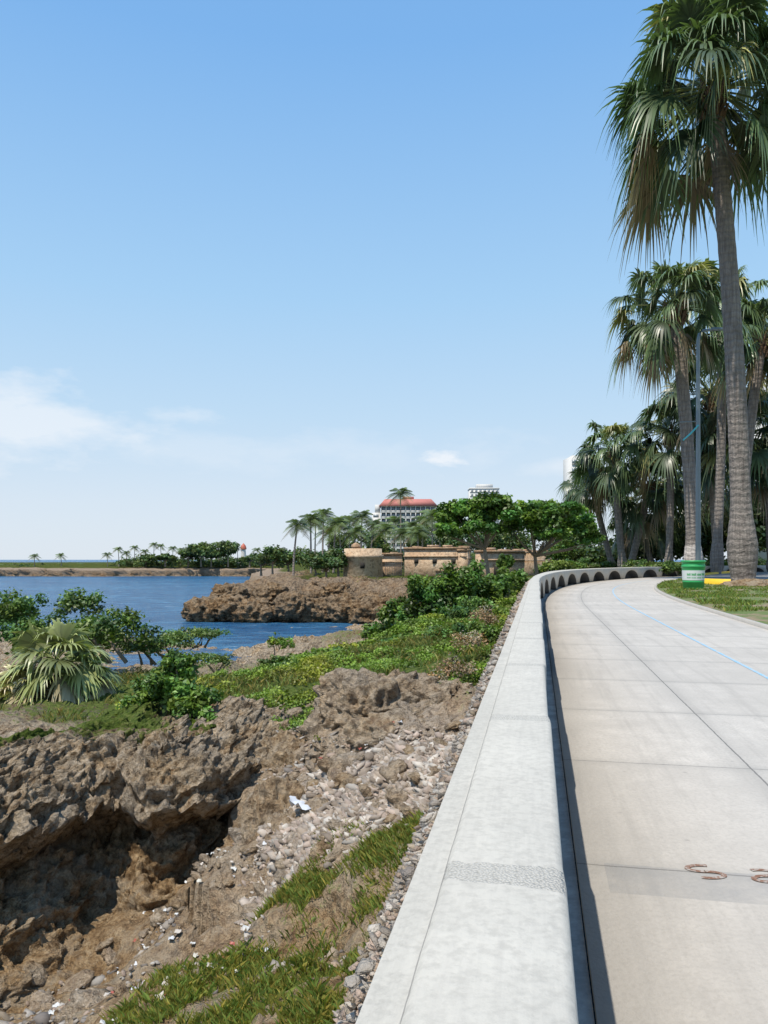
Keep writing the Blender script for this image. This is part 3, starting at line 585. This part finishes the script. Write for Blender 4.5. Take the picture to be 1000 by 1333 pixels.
def fan_leaf(mb,p0,d,lp,rf,droop,col,nseg=26,pc=(.18,.21,.06),spread=2.2):
    g=np.array([0,0,-1.]);t=np.linspace(0,1,5)[:,None]
    pe=p0+d*lp*t+g*lp*(.20*t**2);V,F=tube(pe,[rf*.03,rf*.026,rf*.022,rf*.02,rf*.018],4);mb.add(V,F,pc)
    a=pe[-1]-pe[-2];a/=np.linalg.norm(a);s=np.cross(a,[0,0,1.]);
    if np.linalg.norm(s)<.05:s=np.array([1.,0,0])
    s/=np.linalg.norm(s);tw=rng.normal(0,.5);n=np.cross(s,a);s=s*math.cos(tw)+n*math.sin(tw);n=np.cross(s,a)
    ph=np.linspace(-spread,spread,nseg)+rng.normal(0,.03,nseg)
    dr=np.cos(ph)[:,None]*a+np.sin(ph)[:,None]*s+n*(.30*np.abs(np.sin(ph)))[:,None];dr/=np.linalg.norm(dr,axis=1)[:,None]
    ln=rf*(.80+.20*np.cos(ph*.8))*rng.uniform(.85,1.1,nseg);wd=np.cross(dr,n);wd/=np.linalg.norm(wd,axis=1)[:,None]
    T=np.array([0,.3,.58,.82,1.]);W=np.array([.012,.060,.048,.018,.002])*rf*26/nseg*1.1
    P=pe[-1]+dr[:,None]*(ln[:,None]*T)[...,None]+g*((droop*rng.uniform(.5,1.6,nseg))[:,None]*ln[:,None]*T**3.0)[...,None]
    Va=P-wd[:,None]*W[None,:,None];Vb=P+wd[:,None]*W[None,:,None]
    V=np.stack([Va,Vb],2).reshape(nseg,10,3)
    f=np.array([(2*i,2*i+1,2*i+3,2*i+2) for i in range(4)])
    F=(f[None]+(np.arange(nseg)*10)[:,None,None]).reshape(-1,4)
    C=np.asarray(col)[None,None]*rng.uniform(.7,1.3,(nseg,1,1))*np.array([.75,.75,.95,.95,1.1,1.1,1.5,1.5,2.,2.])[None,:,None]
    mb.add(V.reshape(-1,3),F,C.reshape(-1,3))
def fan_palm(name,base,top,r,rb,rt,nleaf=55,seed=0,band=False,low=-.8,dead=.12,nseg=26,tone=1.,bend=None):
    base=np.array(base,float);top=np.array(top,float);H=top[2]-base[2]
    t=np.linspace(0,1,60);pts=base+(top-base)*t[:,None];pts[:,0]+=np.sin(t*np.pi)*H*.010*(bend if bend else rng.choice([-1,1]))
    rad=rt+(rb*.72-rt)*(1-t)**.8+rb*.34*np.exp(-((t-.075)/.055)**2)
    rad=rad*(1+.02*np.sin(t*170))
    pts[0,2]-=.4
    V,F=tube(pts,rad,16);c=np.ones((len(V),3))
    if band:
        zz=V[:,2];c[(zz>base[2]+.3)&(zz<base[2]+2.6)]=(2.2,2.3,2.4)
    tb=MB();tb.add(V,F,c)
    for i in range(46):
        a_=i*2.4;zb=top[2]-r*.30*(i/46)**1.1;rr=rt*1.1;q=np.array([top[0]+math.cos(a_)*rr,top[1]+math.sin(a_)*rr,zb])
        e=q+np.array([math.cos(a_)*rt*.9,math.sin(a_)*rt*.9,rt*1.8])
        V,F=tube([q,(q+e)/2,e],[rt*.3,rt*.25,rt*.12],5);tb.add(V,F,(.9,.65,.45))
    o1=tb.obj('trunk',M_trunk,True)
    mb=MB()
    for i in range(nleaf):
        f=(i+.5)/nleaf;el=1.35-(1.35-low)*f**.95+rng.normal(0,.13);az=i*2.39996+rng.normal(0,.25)
        d=np.array([math.cos(az)*math.cos(el),math.sin(az)*math.cos(el),math.sin(el)])
        lp=r*.62*rng.uniform(.6,1.12);rf=r*.35*rng.uniform(.85,1.12)
        g_=np.array([.075,.11,.048])*rng.uniform(.5,1.5)*tone
        if f<.15:g_=np.array([.13,.17,.06])*tone
        if rng.uniform()<.08:g_=np.array([.26,.25,.09])*tone
        if f>1-dead and rng.uniform()<.6:g_=np.array([.24,.18,.11])*rng.uniform(.6,1.1)
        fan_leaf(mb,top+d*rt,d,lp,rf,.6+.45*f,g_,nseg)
    o2=mb.obj('fan_fronds',M_palm);return group(name,[o1,o2])
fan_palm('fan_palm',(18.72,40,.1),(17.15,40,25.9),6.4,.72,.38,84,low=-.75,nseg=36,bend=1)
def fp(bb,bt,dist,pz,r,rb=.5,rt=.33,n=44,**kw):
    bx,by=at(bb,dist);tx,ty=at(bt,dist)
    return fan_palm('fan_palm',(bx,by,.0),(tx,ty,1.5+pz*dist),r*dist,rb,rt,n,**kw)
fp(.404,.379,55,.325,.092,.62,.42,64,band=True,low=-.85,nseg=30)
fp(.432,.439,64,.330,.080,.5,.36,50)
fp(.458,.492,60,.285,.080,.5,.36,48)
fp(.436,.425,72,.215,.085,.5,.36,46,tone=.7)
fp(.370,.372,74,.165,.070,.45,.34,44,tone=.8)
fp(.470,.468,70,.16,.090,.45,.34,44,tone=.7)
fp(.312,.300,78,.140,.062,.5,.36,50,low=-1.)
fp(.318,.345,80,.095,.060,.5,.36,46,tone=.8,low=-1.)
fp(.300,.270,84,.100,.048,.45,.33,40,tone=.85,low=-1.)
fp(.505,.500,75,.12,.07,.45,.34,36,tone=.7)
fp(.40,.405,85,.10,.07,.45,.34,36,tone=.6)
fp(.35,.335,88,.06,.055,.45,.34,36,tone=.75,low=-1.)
def low_palm(x,y,z,r,n,col,dead):
    mb=MB();tb=MB();V,F=tube([(x,y,z-.3),(x+.05,y,z+r*.25),(x,y,z+r*.5)],[.11,.1,.07],8);tb.add(V,F,(.8,.7,.6));o1=tb.obj('trunk',M_trunk)
    p0=np.array([x,y,z+r*.5])
    for i in range(n):
        f=(i+.5)/n;el=1.35-2.2*f;az=i*2.4;d=np.array([math.cos(az)*math.cos(el),math.sin(az)*math.cos(el),math.sin(el)])
        c=np.array(col)*rng.uniform(.7,1.4)
        if f>1-dead:c=np.array([.40,.33,.19])*rng.uniform(.7,1.2)
        fan_leaf(mb,p0,d,r*.5*rng.uniform(.8,1.2),r*.62,.4+.4*f,c,22,spread=1.5)
    group('young_fan_palm',[o1,mb.obj('fan_fronds',M_palm)])
low_palm(-8.75,20.5,-2.0,1.5,24,(.18,.20,.075),.35)
low_palm(-9.5,20,-2.3,.85,16,(.30,.28,.13),.6)
low_palm(-8.0,20.6,-2.0,.9,16,(.15,.19,.065),.3)

def feather_palm(base,h,r,nf=17,lean=0.):
    base=np.array(base,float);top=base+np.array([lean,0,h]);t=np.linspace(0,1,8)[:,None]
    pts=base+(top-base)*t;pts[:,0]+=(t[:,0]**2-t[:,0])*lean
    V,F=tube(pts,np.linspace(.2,.12,8),7);tb=MB();tb.add(V,F,(1.4,1.35,1.3));o1=tb.obj('trunk',M_trunk)
    mb=MB()
    for i in range(nf):
        f=(i+.5)/nf;el=1.2-1.6*f;az=i*2.4+rng.normal(0,.2);d=np.array([math.cos(az)*math.cos(el),math.sin(az)*math.cos(el),math.sin(el)])
        T=np.linspace(0,1,16)[:,None];P=top+d*r*T*.95+np.array([0,0,-1])*r*.55*T**2
        tg=np.gradient(P,axis=0);tg/=np.linalg.norm(tg,axis=1)[:,None];s=np.cross(tg,[0,0,1.]);s/=np.linalg.norm(s,axis=1)[:,None]+1e-6
        ll=(r*.26*np.sin(np.pi*(T*.85+.12)))
        c=np.array([.12,.16,.055])*rng.uniform(.6,1.5)
        if f>.88:c=np.array([.24,.18,.09])
        for sg in(-1,1):
            E=P+s*sg*ll+tg*ll*.5-np.array([0,0,1])*ll*.55
            V=np.stack([P-tg*r*.024,P+tg*r*.024,E+tg*r*.008,E-tg*r*.008],1).reshape(-1,3)
            mb.add(V,np.arange(len(V)).reshape(-1,4),c)
    group('coconut_palm',[o1,mb.obj('feather_fronds',M_palm)])
for be,di,pt,r in[(-.118,122,.045,2.5),(-.095,128,.052,2.6),(-.080,140,.058,3.0),(-.066,135,.048,2.8),(-.045,150,.05,3.0),(-.03,145,.056,3.0),(-.018,160,.045,3.0),(0.0,150,.04,3.0),(.022,170,.086,3.2),(.035,150,.042,3.0),(.05,160,.05,3.0),(.063,150,.058,3.2),(.012,175,.05,3.2),(-.055,170,.046,3.0),(.075,165,.04,3.0),(-.09,165,.048,3.),(-.038,135,.036,2.8),(.045,140,.036,2.8),(-.072,150,.036,3.0),(.028,145,.034,2.8)]:
    x,y=at(be,di);feather_palm((x,y,-1.6),1.5+pt*di+1.6,r*1.2,18,rng.normal(0,.5))
for be,di,pt in[(-.455,345,.004),(-.42,350,.005),(-.345,348,.013),(-.325,352,.015),(-.29,350,.017),(-.275,356,.014),(-.235,350,.020),(-.215,352,.02),(-.31,350,.01),(-.19,345,.016),(-.335,350,.008),(-.30,350,.019),(-.265,350,.012),(-.225,346,.012),(-.165,348,.012),(-.36,350,.006)]:
    x,y=at(be,di);feather_palm((x,y,-2.2),3.7+pt*di,3.4,14,rng.normal(0,.3))
DG=np.array([.08,.13,.042])
def btree(be,di,pt,wpx,seed=0,base=DG,nl=2600,size=None,gz=-1.6):
    x,y=at(be,di);top=1.5+pt*di;w=wpx*di/2;hh=(top-gz)
    bl=[(x+rng.uniform(-.5,.5)*w,y+rng.uniform(-.4,.4)*w,top-hh*rng.uniform(.25,.5),w*.6,w*.6,hh*.28) for _ in range(5)]
    tree('broadleaf_tree',(x,y,gz),(x,y,gz+hh*.4),bl,nl,size or di*.0035,rt=.12+di*.0006,base=base)
btree(-.238,340,.022,.045);btree(-.203,340,.024,.034);btree(-.255,345,.012,.04);btree(-.175,330,.006,.03);btree(-.225,342,.014,.04);btree(-.285,344,.008,.03);btree(-.31,346,.006,.03)
btree(-.145,150,.018,.045);btree(-.125,155,.012,.05,base=DG*1.2);btree(-.16,160,.008,.04)
btree(-.075,106,.006,.045,nl=4500);btree(-.06,108,.014,.04,nl=4500);btree(-.09,112,.012,.03)
btree(-.02,180,.048,.05,base=DG*1.1);btree(-.05,185,.040,.05);btree(.05,190,.045,.06);btree(.0,150,.022,.04);btree(.085,170,.04,.05,base=DG*.9)
btree(.095,120,.050,.05,nl=4500,base=DG*.9);btree(.13,125,.045,.06,nl=3500);btree(.17,125,.05,.07,nl=4500);btree(.21,125,.055,.07,nl=4500);btree(.245,120,.05,.07,nl=4500)
mb=MB();bl=[]
for i in range(120):
    be=-.345+rng.uniform(0,1)*.2;di=rng.uniform(342,375);x,y=at(be,di);h=rng.uniform(1.4,3.6);bl.append((x,y,-2.2+h*.5,rng.uniform(2,6),3,h))
for i in range(25):
    be=-.5+rng.uniform(0,1)*.15;di=rng.uniform(350,375);x,y=at(be,di);h=rng.uniform(.5,1.2);bl.append((x,y,-2.2+h*.5,rng.uniform(2,5),3,h))
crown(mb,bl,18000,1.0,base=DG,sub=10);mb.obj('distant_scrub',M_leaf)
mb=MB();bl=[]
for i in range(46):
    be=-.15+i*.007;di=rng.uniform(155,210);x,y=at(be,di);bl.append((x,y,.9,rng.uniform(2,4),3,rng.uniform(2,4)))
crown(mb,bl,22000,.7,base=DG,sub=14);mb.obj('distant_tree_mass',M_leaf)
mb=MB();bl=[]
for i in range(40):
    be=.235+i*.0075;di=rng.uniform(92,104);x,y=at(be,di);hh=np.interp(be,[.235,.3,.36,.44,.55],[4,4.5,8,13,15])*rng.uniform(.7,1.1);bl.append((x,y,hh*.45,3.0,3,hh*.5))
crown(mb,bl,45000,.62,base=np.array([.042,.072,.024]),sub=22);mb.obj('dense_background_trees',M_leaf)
shrub('hedge_shrub',[(x,y,.55,1.7,1.3,.9) for x,y in [at(.355,66),at(.375,68),at(.335,72),at(.245,74),at(.225,66),at(.262,80),at(.29,84)]],16000,.25,base=np.array([.10,.165,.04]))
shrub('hedge_shrub',[(x,y,.5,1.8,1.5,1.2) for x,y in [at(.43,84),at(.46,86),at(.49,84),at(.41,82)]],8000,.25,base=np.array([.06,.11,.028]))
for be,di,pt,w_ in[(.235,86,.03,.04),(.16,74,.008,.03)]:btree(be,di,pt,w_,nl=4000,size=.3,gz=-.8,base=np.array([.08,.15,.03]))

# ---------------------------------------------------------------- fort
fm,nt,b=nmat('fort_masonry');p=pos(nt)
n1=noise(nt,p,.35,5,.7);n2=noise(nt,p,2.2,5,.75)
mp=N(nt,'ShaderNodeMapping');mp.inputs['Rotation'].default_value=(math.radians(90),0,0);L(nt,p,mp.inputs[0])
br=N(nt,'ShaderNodeTexBrick');br.inputs['Scale'].default_value=1.4;br.inputs['Color1'].default_value=(.50,.32,.19,1);br.inputs['Color2'].default_value=(.60,.43,.28,1);br.inputs['Mortar'].default_value=(.38,.26,.17,1);br.inputs['Mortar Size'].default_value=.03;L(nt,mp.outputs[0],br.inputs['Vector'])
c=mix(nt,ramp(nt,n1,[(.42,0.),(.6,.8)]),br.outputs['Color'],(.60,.47,.33))
c=mix(nt,ramp(nt,n2,[(.40,.7),(.5,0.)]),c,(.20,.13,.08));c=mix(nt,1.,c,vcol(nt),'MULTIPLY')
L(nt,c,b.inputs['Base Color']);b.inputs['Roughness'].default_value=.95;bump(nt,b,n2,.7,.15)
mb=MB()
def seg_wall(mb,x0,y0,x1,y1,z0,z1,th=1.2,C=None):
    d=np.array([x1-x0,y1-y0],float);d/=np.linalg.norm(d);n=np.array([-d[1],d[0]])*th
    q=[(x0,y0),(x1,y1),(x1+n[0],y1+n[1]),(x0+n[0],y0+n[1])]
    V=[(a,b_,z0) for a,b_ in q]+[(a,b_,z1) for a,b_ in q]
    mb.add(V,[(0,3,2,1),(4,5,6,7),(0,1,5,4),(1,2,6,5),(2,3,7,6),(3,0,4,7)],C)
def fort_wall(mb,x0,y0,x1,y1,z0,z1,th=1.2):
    seg_wall(mb,x0,y0,x1,y1,z0,z1,th)
    d=np.array([x1-x0,y1-y0],float);ln=np.linalg.norm(d);d/=ln;n=np.array([-d[1],d[0]])
    a=np.array([x0,y0])-n*.18-d*.1;b_=np.array([x1,y1])-n*.18+d*.1
    seg_wall(mb,a[0],a[1],b_[0],b_[1],z1+.003,z1+.32,th+.36,(.75,.7,.65))
    seg_wall(mb,a[0],a[1],b_[0],b_[1],z1-1.1,z1-.9,.16,(1.15,1.1,1.05))
    k_=int(ln/2.2)
    for i in range(k_):
        c_=np.array([x0,y0])+d*(i+.5)*ln/k_
        e=c_+d*rng.uniform(.9,1.5)
        seg_wall(mb,c_[0]-n[0]*.05,c_[1]-n[1]*.05,e[0]-n[0]*.05,e[1]-n[1]*.05,z1+.325,z1+.325+rng.uniform(.1,.35),th,(1.05,1,1))
fort_wall(mb,3.0,112,11.6,108,-2.6,2.9)
fort_wall(mb,11.62,108,12.6,112,-2.6,2.6)
fort_wall(mb,13.0,104,19.5,107,-2.6,2.4)
fort_wall(mb,19.6,107,26,116,-2.6,2.3)
fort_wall(mb,-.6,113,2.7,113.5,-2.6,2.1)
fort_wall(mb,7,104,12.5,101.5,-2.8,-.2,.8)
th=np.linspace(0,2*np.pi,33)[:-1]
pr=[(3.0,-4.0),(2.75,1.6),(2.95,1.75),(2.95,2.1),(2.7,2.1),(2.7,3.0),(2.35,3.0),(2.35,2.0),(.01,2.0)]
V=np.concatenate([np.stack([-3.0+r*np.cos(th),110+r*np.sin(th),th*0+z],1) for r,z in pr]);F=[]
for i in range(len(pr)-1):
    for j in range(32):F.append((i*32+j,i*32+(j+1)%32,(i+1)*32+(j+1)%32,(i+1)*32+j))
mb.add(V,F)
pr=[(.6,1.9),(.58,3.1),(.7,3.15),(.7,3.3),(.55,3.55),(.3,3.75),(.02,3.85)]
V=np.concatenate([np.stack([-4.0+r*np.cos(th),109.2+r*np.sin(th),th*0+z],1) for r,z in pr]);F=[]
for i in range(len(pr)-1):
    for j in range(32):F.append((i*32+j,i*32+(j+1)%32,(i+1)*32+(j+1)%32,(i+1)*32+j))
mb.add(V,F,(.8,.75,.7))
o1=mb.obj('masonry_walls',fm)
mb=MB()
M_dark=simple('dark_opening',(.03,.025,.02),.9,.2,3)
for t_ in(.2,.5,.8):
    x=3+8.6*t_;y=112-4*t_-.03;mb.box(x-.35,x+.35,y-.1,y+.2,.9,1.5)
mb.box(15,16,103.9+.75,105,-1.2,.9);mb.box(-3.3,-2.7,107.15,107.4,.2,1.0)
o2=mb.obj('embrasures',M_dark)
mb=MB()
for i in range(11):mb.box(.2+i*.25,.25+i*.25,108,108.05,-2.0,1.1)
mb.box(.15,2.8,107.98,108.07,.8,.88);mb.box(.15,2.8,107.98,108.07,-.8,-.72)
o3=mb.obj('iron_railing',simple('iron',(.05,.05,.05),.5,.2,5));group('stone_fort',[o1,o2,o3])
# ---------------------------------------------------------------- hotel & other buildings
M_white=simple('white_render',(.60,.59,.57),.8,.06,.2);M_red=simple('red_roof_tiles',(.50,.18,.15),.8,.15,.6);M_win=simple('window_glass',(.24,.27,.30),.25,.3,.5)
x0,x1,yb=-1.5,28.0,420
mb=MB();mb.box(x0,x1,yb,yb+16,-1,30.5)
fl=8;nb=11
for f in range(fl+1):
    z=30.5-f*3.3;mb.box(x0-.5,x1+.5,yb-1.0,yb-.003,z-.35,z)
    if f<fl:
        for k_ in range(nb):
            xx=x0+k_*(x1-x0)/nb;mb.box(xx-.22,xx+.22,yb-.95,yb-.004,z-3.3+.003,z-.353)
            mb.box(xx+.23,xx+(x1-x0)/nb-.23,yb-.95,yb-.85,z-3.3+.003,z-2.5)
mb.box(x0-5,x0-.6,yb+2,yb+14,-1,27);mb.box(x0-3.5,x0-.6,yb+3,yb+12,27.003,31.5)
o1=mb.obj('walls_and_balconies',M_white)
mb=MB()
for f in range(fl):
    z=30.5-f*3.3
    for k_ in range(nb):
        xx=x0+(k_+.5)*(x1-x0)/nb;mb.box(xx-.95,xx+.95,yb-.06,yb+.1,z-3.1,z-.6)
for f in range(8):
    z=26-f*3.2;mb.box(x0-4.4,x0-1.4,yb+1.95,yb+2.05,z-1.5,z)
o2=mb.obj('windows',M_win)
mb=MB()
V=[(x0-1.2,yb-1.6,30.6),(x1+1.2,yb-1.6,30.6),(x1+1.2,yb+17,30.6),(x0-1.2,yb+17,30.6),(x0+2,yb+3,34.6),(x1-2,yb+3,34.6),(x1-2,yb+13,34.6),(x0+2,yb+13,34.6)]
mb.add(V,[(0,3,2,1),(4,5,6,7),(0,1,5,4),(1,2,6,5),(2,3,7,6),(3,0,4,7)]);mb.box(x0+12,x0+18,yb+4,yb+12,34.61,36.0)
o3=mb.obj('red_roof',M_red);group('hotel_building',[o1,o2,o3])
def tower(name,be0,be1,di,topb,fl=None,pent=True):
    x0,x1=be0*di,be1*di;zt=1.5+topb*di;mb=MB();mb.box(x0,x1,di,di+15,-1,zt);wb=MB()
    if pent:mb.box(x0+(x1-x0)*.25,x1-(x1-x0)*.2,di+3,di+12,zt+.003,zt+3);mb.box(x0-.3,x1+.3,di-.3,di+15.3,zt-.9,zt-.4)
    n=int(zt/3.3);k_=max(3,int((x1-x0)/3.2))
    for f in range(n):
        for j in range(k_):
            xx=x0+(j+.5)*(x1-x0)/k_;wb.box(xx-.9,xx+.9,di-.05,di+.1,zt-3.2*f-3.2,zt-3.2*f-1.7)
        mb.box(x0-.15,x1+.15,di-.35,di-.003,zt-3.2*f-3.5,zt-3.2*f-3.3)
    group(name,[mb.obj('walls',M_white),wb.obj('windows',M_win)])
tower('apartment_building',.112,.150,600,.093)
tower('apartment_building',.245,.262,300,.135,pent=False)
tower('apartment_building',.492,.56,170,.22)
M_wp=simple('white_paint',(.7,.68,.65),.6,.05,1)
x,y=at(-.183,352);pts_=[(x,y,-2.5),(x,y,1),(x,y,6)];V,F=tube(pts_,[1.6,1.3,1.0],14);mb=MB();mb.add(V,F);mb.box(x-2.6,x+2.6,y-2,y+2,-2.6,.4)
o1=mb.obj('shaft',M_wp);V,F=tube([(x,y,6),(x,y,6.4),(x,y,7.6),(x,y,8.8)],[1.4,1.4,1.1,.1],14);mb=MB();mb.add(V,F);o2=mb.obj('lantern_cap',simple('red_paint',(.5,.12,.07),.5));group('lighthouse',[o1,o2])

# ---------------------------------------------------------------- bin
bx,by=14.5,36.0;th=np.linspace(0,2*np.pi,41)[:-1]
def lathe(pr):
    V=np.concatenate([np.stack([bx+r*np.cos(th),by+r*np.sin(th),th*0+z],1) for r,z in pr]);F=[]
    for i in range(len(pr)-1):
        for j in range(40):F.append((i*40+j,i*40+(j+1)%40,(i+1)*40+(j+1)%40,(i+1)*40+j))
    mb=MB();mb.add(V,F);return mb
M_gr=simple('green_plastic',(.035,.34,.10),.4,.12,3);M_wh=simple('white_band',(.66,.68,.66),.5,.05,3)
a1=lathe([(.01,.05),(.42,.05),(.44,.1),(.475,.42),(.49,.43),(.475,.45),(.485,.52)]).obj('lower_body',M_gr,False)
a2=lathe([(.487,.52),(.505,.98)]).obj('printed_band',M_wh)
a3=lathe([(.507,.98),(.515,1.1),(.535,1.12),(.535,1.2),(.515,1.22),(.52,1.34),(.56,1.36),(.56,1.43),(.50,1.44),(.49,1.3),(.47,.2),(.01,.2)]).obj('upper_rim',M_gr)
mb=MB()
for i in range(26):
    a=-2.5+i*.07
    if i%7==5:continue
    for zz,hh in((.62,.05),(.74,.12)):
        r=.499 if zz<.7 else .503
        V=[(bx+(r)*math.cos(a+s*.025),by+(r)*math.sin(a+s*.025),z) for s,z in((-1,zz),(1,zz),(1,zz+hh*rng.uniform(.6,1)),(-1,zz+hh*rng.uniform(.6,1)))]
        mb.add(V,[(0,1,2,3)])
a4=mb.obj('printed_lettering',M_gr);group('litter_bin',[a1,a2,a3,a4])
# ---------------------------------------------------------------- street lamp
M_gal=simple('painted_steel',(.20,.235,.25),.45,.1,2,metal=.2)
x,y=at(.409,46)
mb=MB();V,F=tube([(x,y,-.1),(x,y,1.2),(x,y,8),(x,y,14.6),(x+.08,y,15.0),(x+.3,y,15.2),(x+.8,y,15.22)],[.17,.16,.13,.10,.09,.085,.08],12);mb.add(V,F)
V,F=tube([(x,y,-.05),(x,y,.12),(x,y,.13)],[.32,.32,.17],12);mb.add(V,F)
V,F=tube([(x-1.1,y,9.7),(x,y,9.75)],[.035,.035],6);mb.add(V,F)
o1=mb.obj('pole_and_arm',M_gal,True)
mb=MB()
V=[(x+.75,y-.16,15.18),(x+1.85,y-.13,15.24),(x+1.85,y+.13,15.24),(x+.75,y+.16,15.18),(x+.8,y-.1,15.36),(x+1.75,y-.08,15.36),(x+1.75,y+.08,15.36),(x+.8,y+.1,15.36)]
mb.add(V,[(0,3,2,1),(4,5,6,7),(0,1,5,4),(1,2,6,5),(2,3,7,6),(3,0,4,7)]);o2=mb.obj('lamp_head',M_gal)
mb=MB();V,F=tube([(x-.95,y-.1,8.6),(x-.5,y-.15,9.0),(x-.05,y-.2,9.5)],[.05,.06,.05],6);mb.add(V,F);o3=mb.obj('teal_ribbon',simple('teal_cloth',(.1,.5,.55),.6));group('street_lamp',[o1,o2,o3])
boulder('soil_mound',(18.9,39.2,.02),(1.5,1.2,.42),77,5,.25,(.15,.9,.1))

# ---------------------------------------------------------------- light, world, camera
D=Vector((.309,.346,-1));sun=bpy.data.lights.new('sun','SUN');sun.energy=4.9;sun.angle=math.radians(.53);sun.color=(1,.93,.81)
so=bpy.data.objects.new('sun',sun);so.rotation_euler=D.to_track_quat('-Z','Y').to_euler();scene.collection.objects.link(so)
w=bpy.data.worlds.new('World');scene.world=w;w.use_nodes=True;nt=w.node_tree
bg=nt.nodes['Background'];sky=N(nt,'ShaderNodeTexSky',sky_type='NISHITA');sky.sun_disc=False;sky.sun_elevation=math.radians(65);sky.sun_rotation=math.radians(222)
sky.air_density=1.0;sky.dust_density=.6;sky.ozone_density=1.5;sky.altitude=0
tc=N(nt,'ShaderNodeTexCoord').outputs['Generated']
sz=N(nt,'ShaderNodeSeparateXYZ');L(nt,tc,sz.inputs[0])
grad=ramp(nt,sz.outputs[2],[(0.,(.76,.84,.93)),(.07,(.71,.82,.94)),(.18,(.56,.76,.955)),(.32,(.41,.675,.965)),(.56,(.225,.49,.90)),(1.,(.13,.34,.72))])
g10=mix(nt,1.,grad,(10.,10.,10.),'MULTIPLY')
mpn=N(nt,'ShaderNodeMapping');mpn.inputs['Scale'].default_value=(1,1,2.6);L(nt,tc,mpn.inputs[0])
na=noise(nt,mpn.outputs[0],11,4,.62);nb_=noise(nt,mpn.outputs[0],26,4,.62)
def cloud(cx,cz,rx,rz,soft=.55,amp=.5):
    v=Vector((cx,1,cz)).normalized();mp=N(nt,'ShaderNodeMapping');mp.vector_type='POINT'
    mp.inputs['Location'].default_value=(-v.x/rx,-v.y*5,-v.z/rz);mp.inputs['Scale'].default_value=(1/rx,5,1/rz);L(nt,tc,mp.inputs[0])
    l=N(nt,'ShaderNodeVectorMath',operation='LENGTH');L(nt,mp.outputs[0],l.inputs[0])
    q=mth(nt,'ADD',l.outputs['Value'],mth(nt,'MULTIPLY',mth(nt,'SUBTRACT',nb_ if rx<.06 else na,.5),amp*4))
    return ramp(nt,q,[(.15,1.),(.15+soft,0.)])
c1=cloud(-.48,.180,.17,.055,1.,.6);c2=cloud(.080,.131,.040,.016,.7,.5);c3=cloud(-.26,.187,.055,.012,.8,.5);c4=cloud(.23,.12,.08,.016,.8,.5);c5=cloud(-.15,.14,.35,.03,.85,.7)
cm_=mth(nt,'MAXIMUM',mth(nt,'MULTIPLY',c1,.6),mth(nt,'MULTIPLY',c2,.75))
for q_,k_ in((c3,.28),(c4,.35),(c5,.2)):cm_=mth(nt,'MAXIMUM',cm_,mth(nt,'MULTIPLY',q_,k_))
skyc=mix(nt,.9,sky.outputs[0],g10)
skyc=mix(nt,cm_,skyc,(9.2,9.5,9.9))
L(nt,skyc,bg.inputs['Color']);bg.inputs['Strength'].default_value=.1
cam=bpy.data.cameras.new('camera');cam.sensor_fit='AUTO';cam.sensor_width=36;cam.lens=27.0;cam.shift_y=.046;cam.clip_end=20000;cam.clip_start=.05
co=bpy.data.objects.new('camera',cam);co.location=(0,0,1.5);co.rotation_euler=(math.radians(90),0,0);scene.collection.objects.link(co);scene.camera=co
scene.view_settings.view_transform='Standard';scene.view_settings.look='None';scene.view_settings.exposure=0
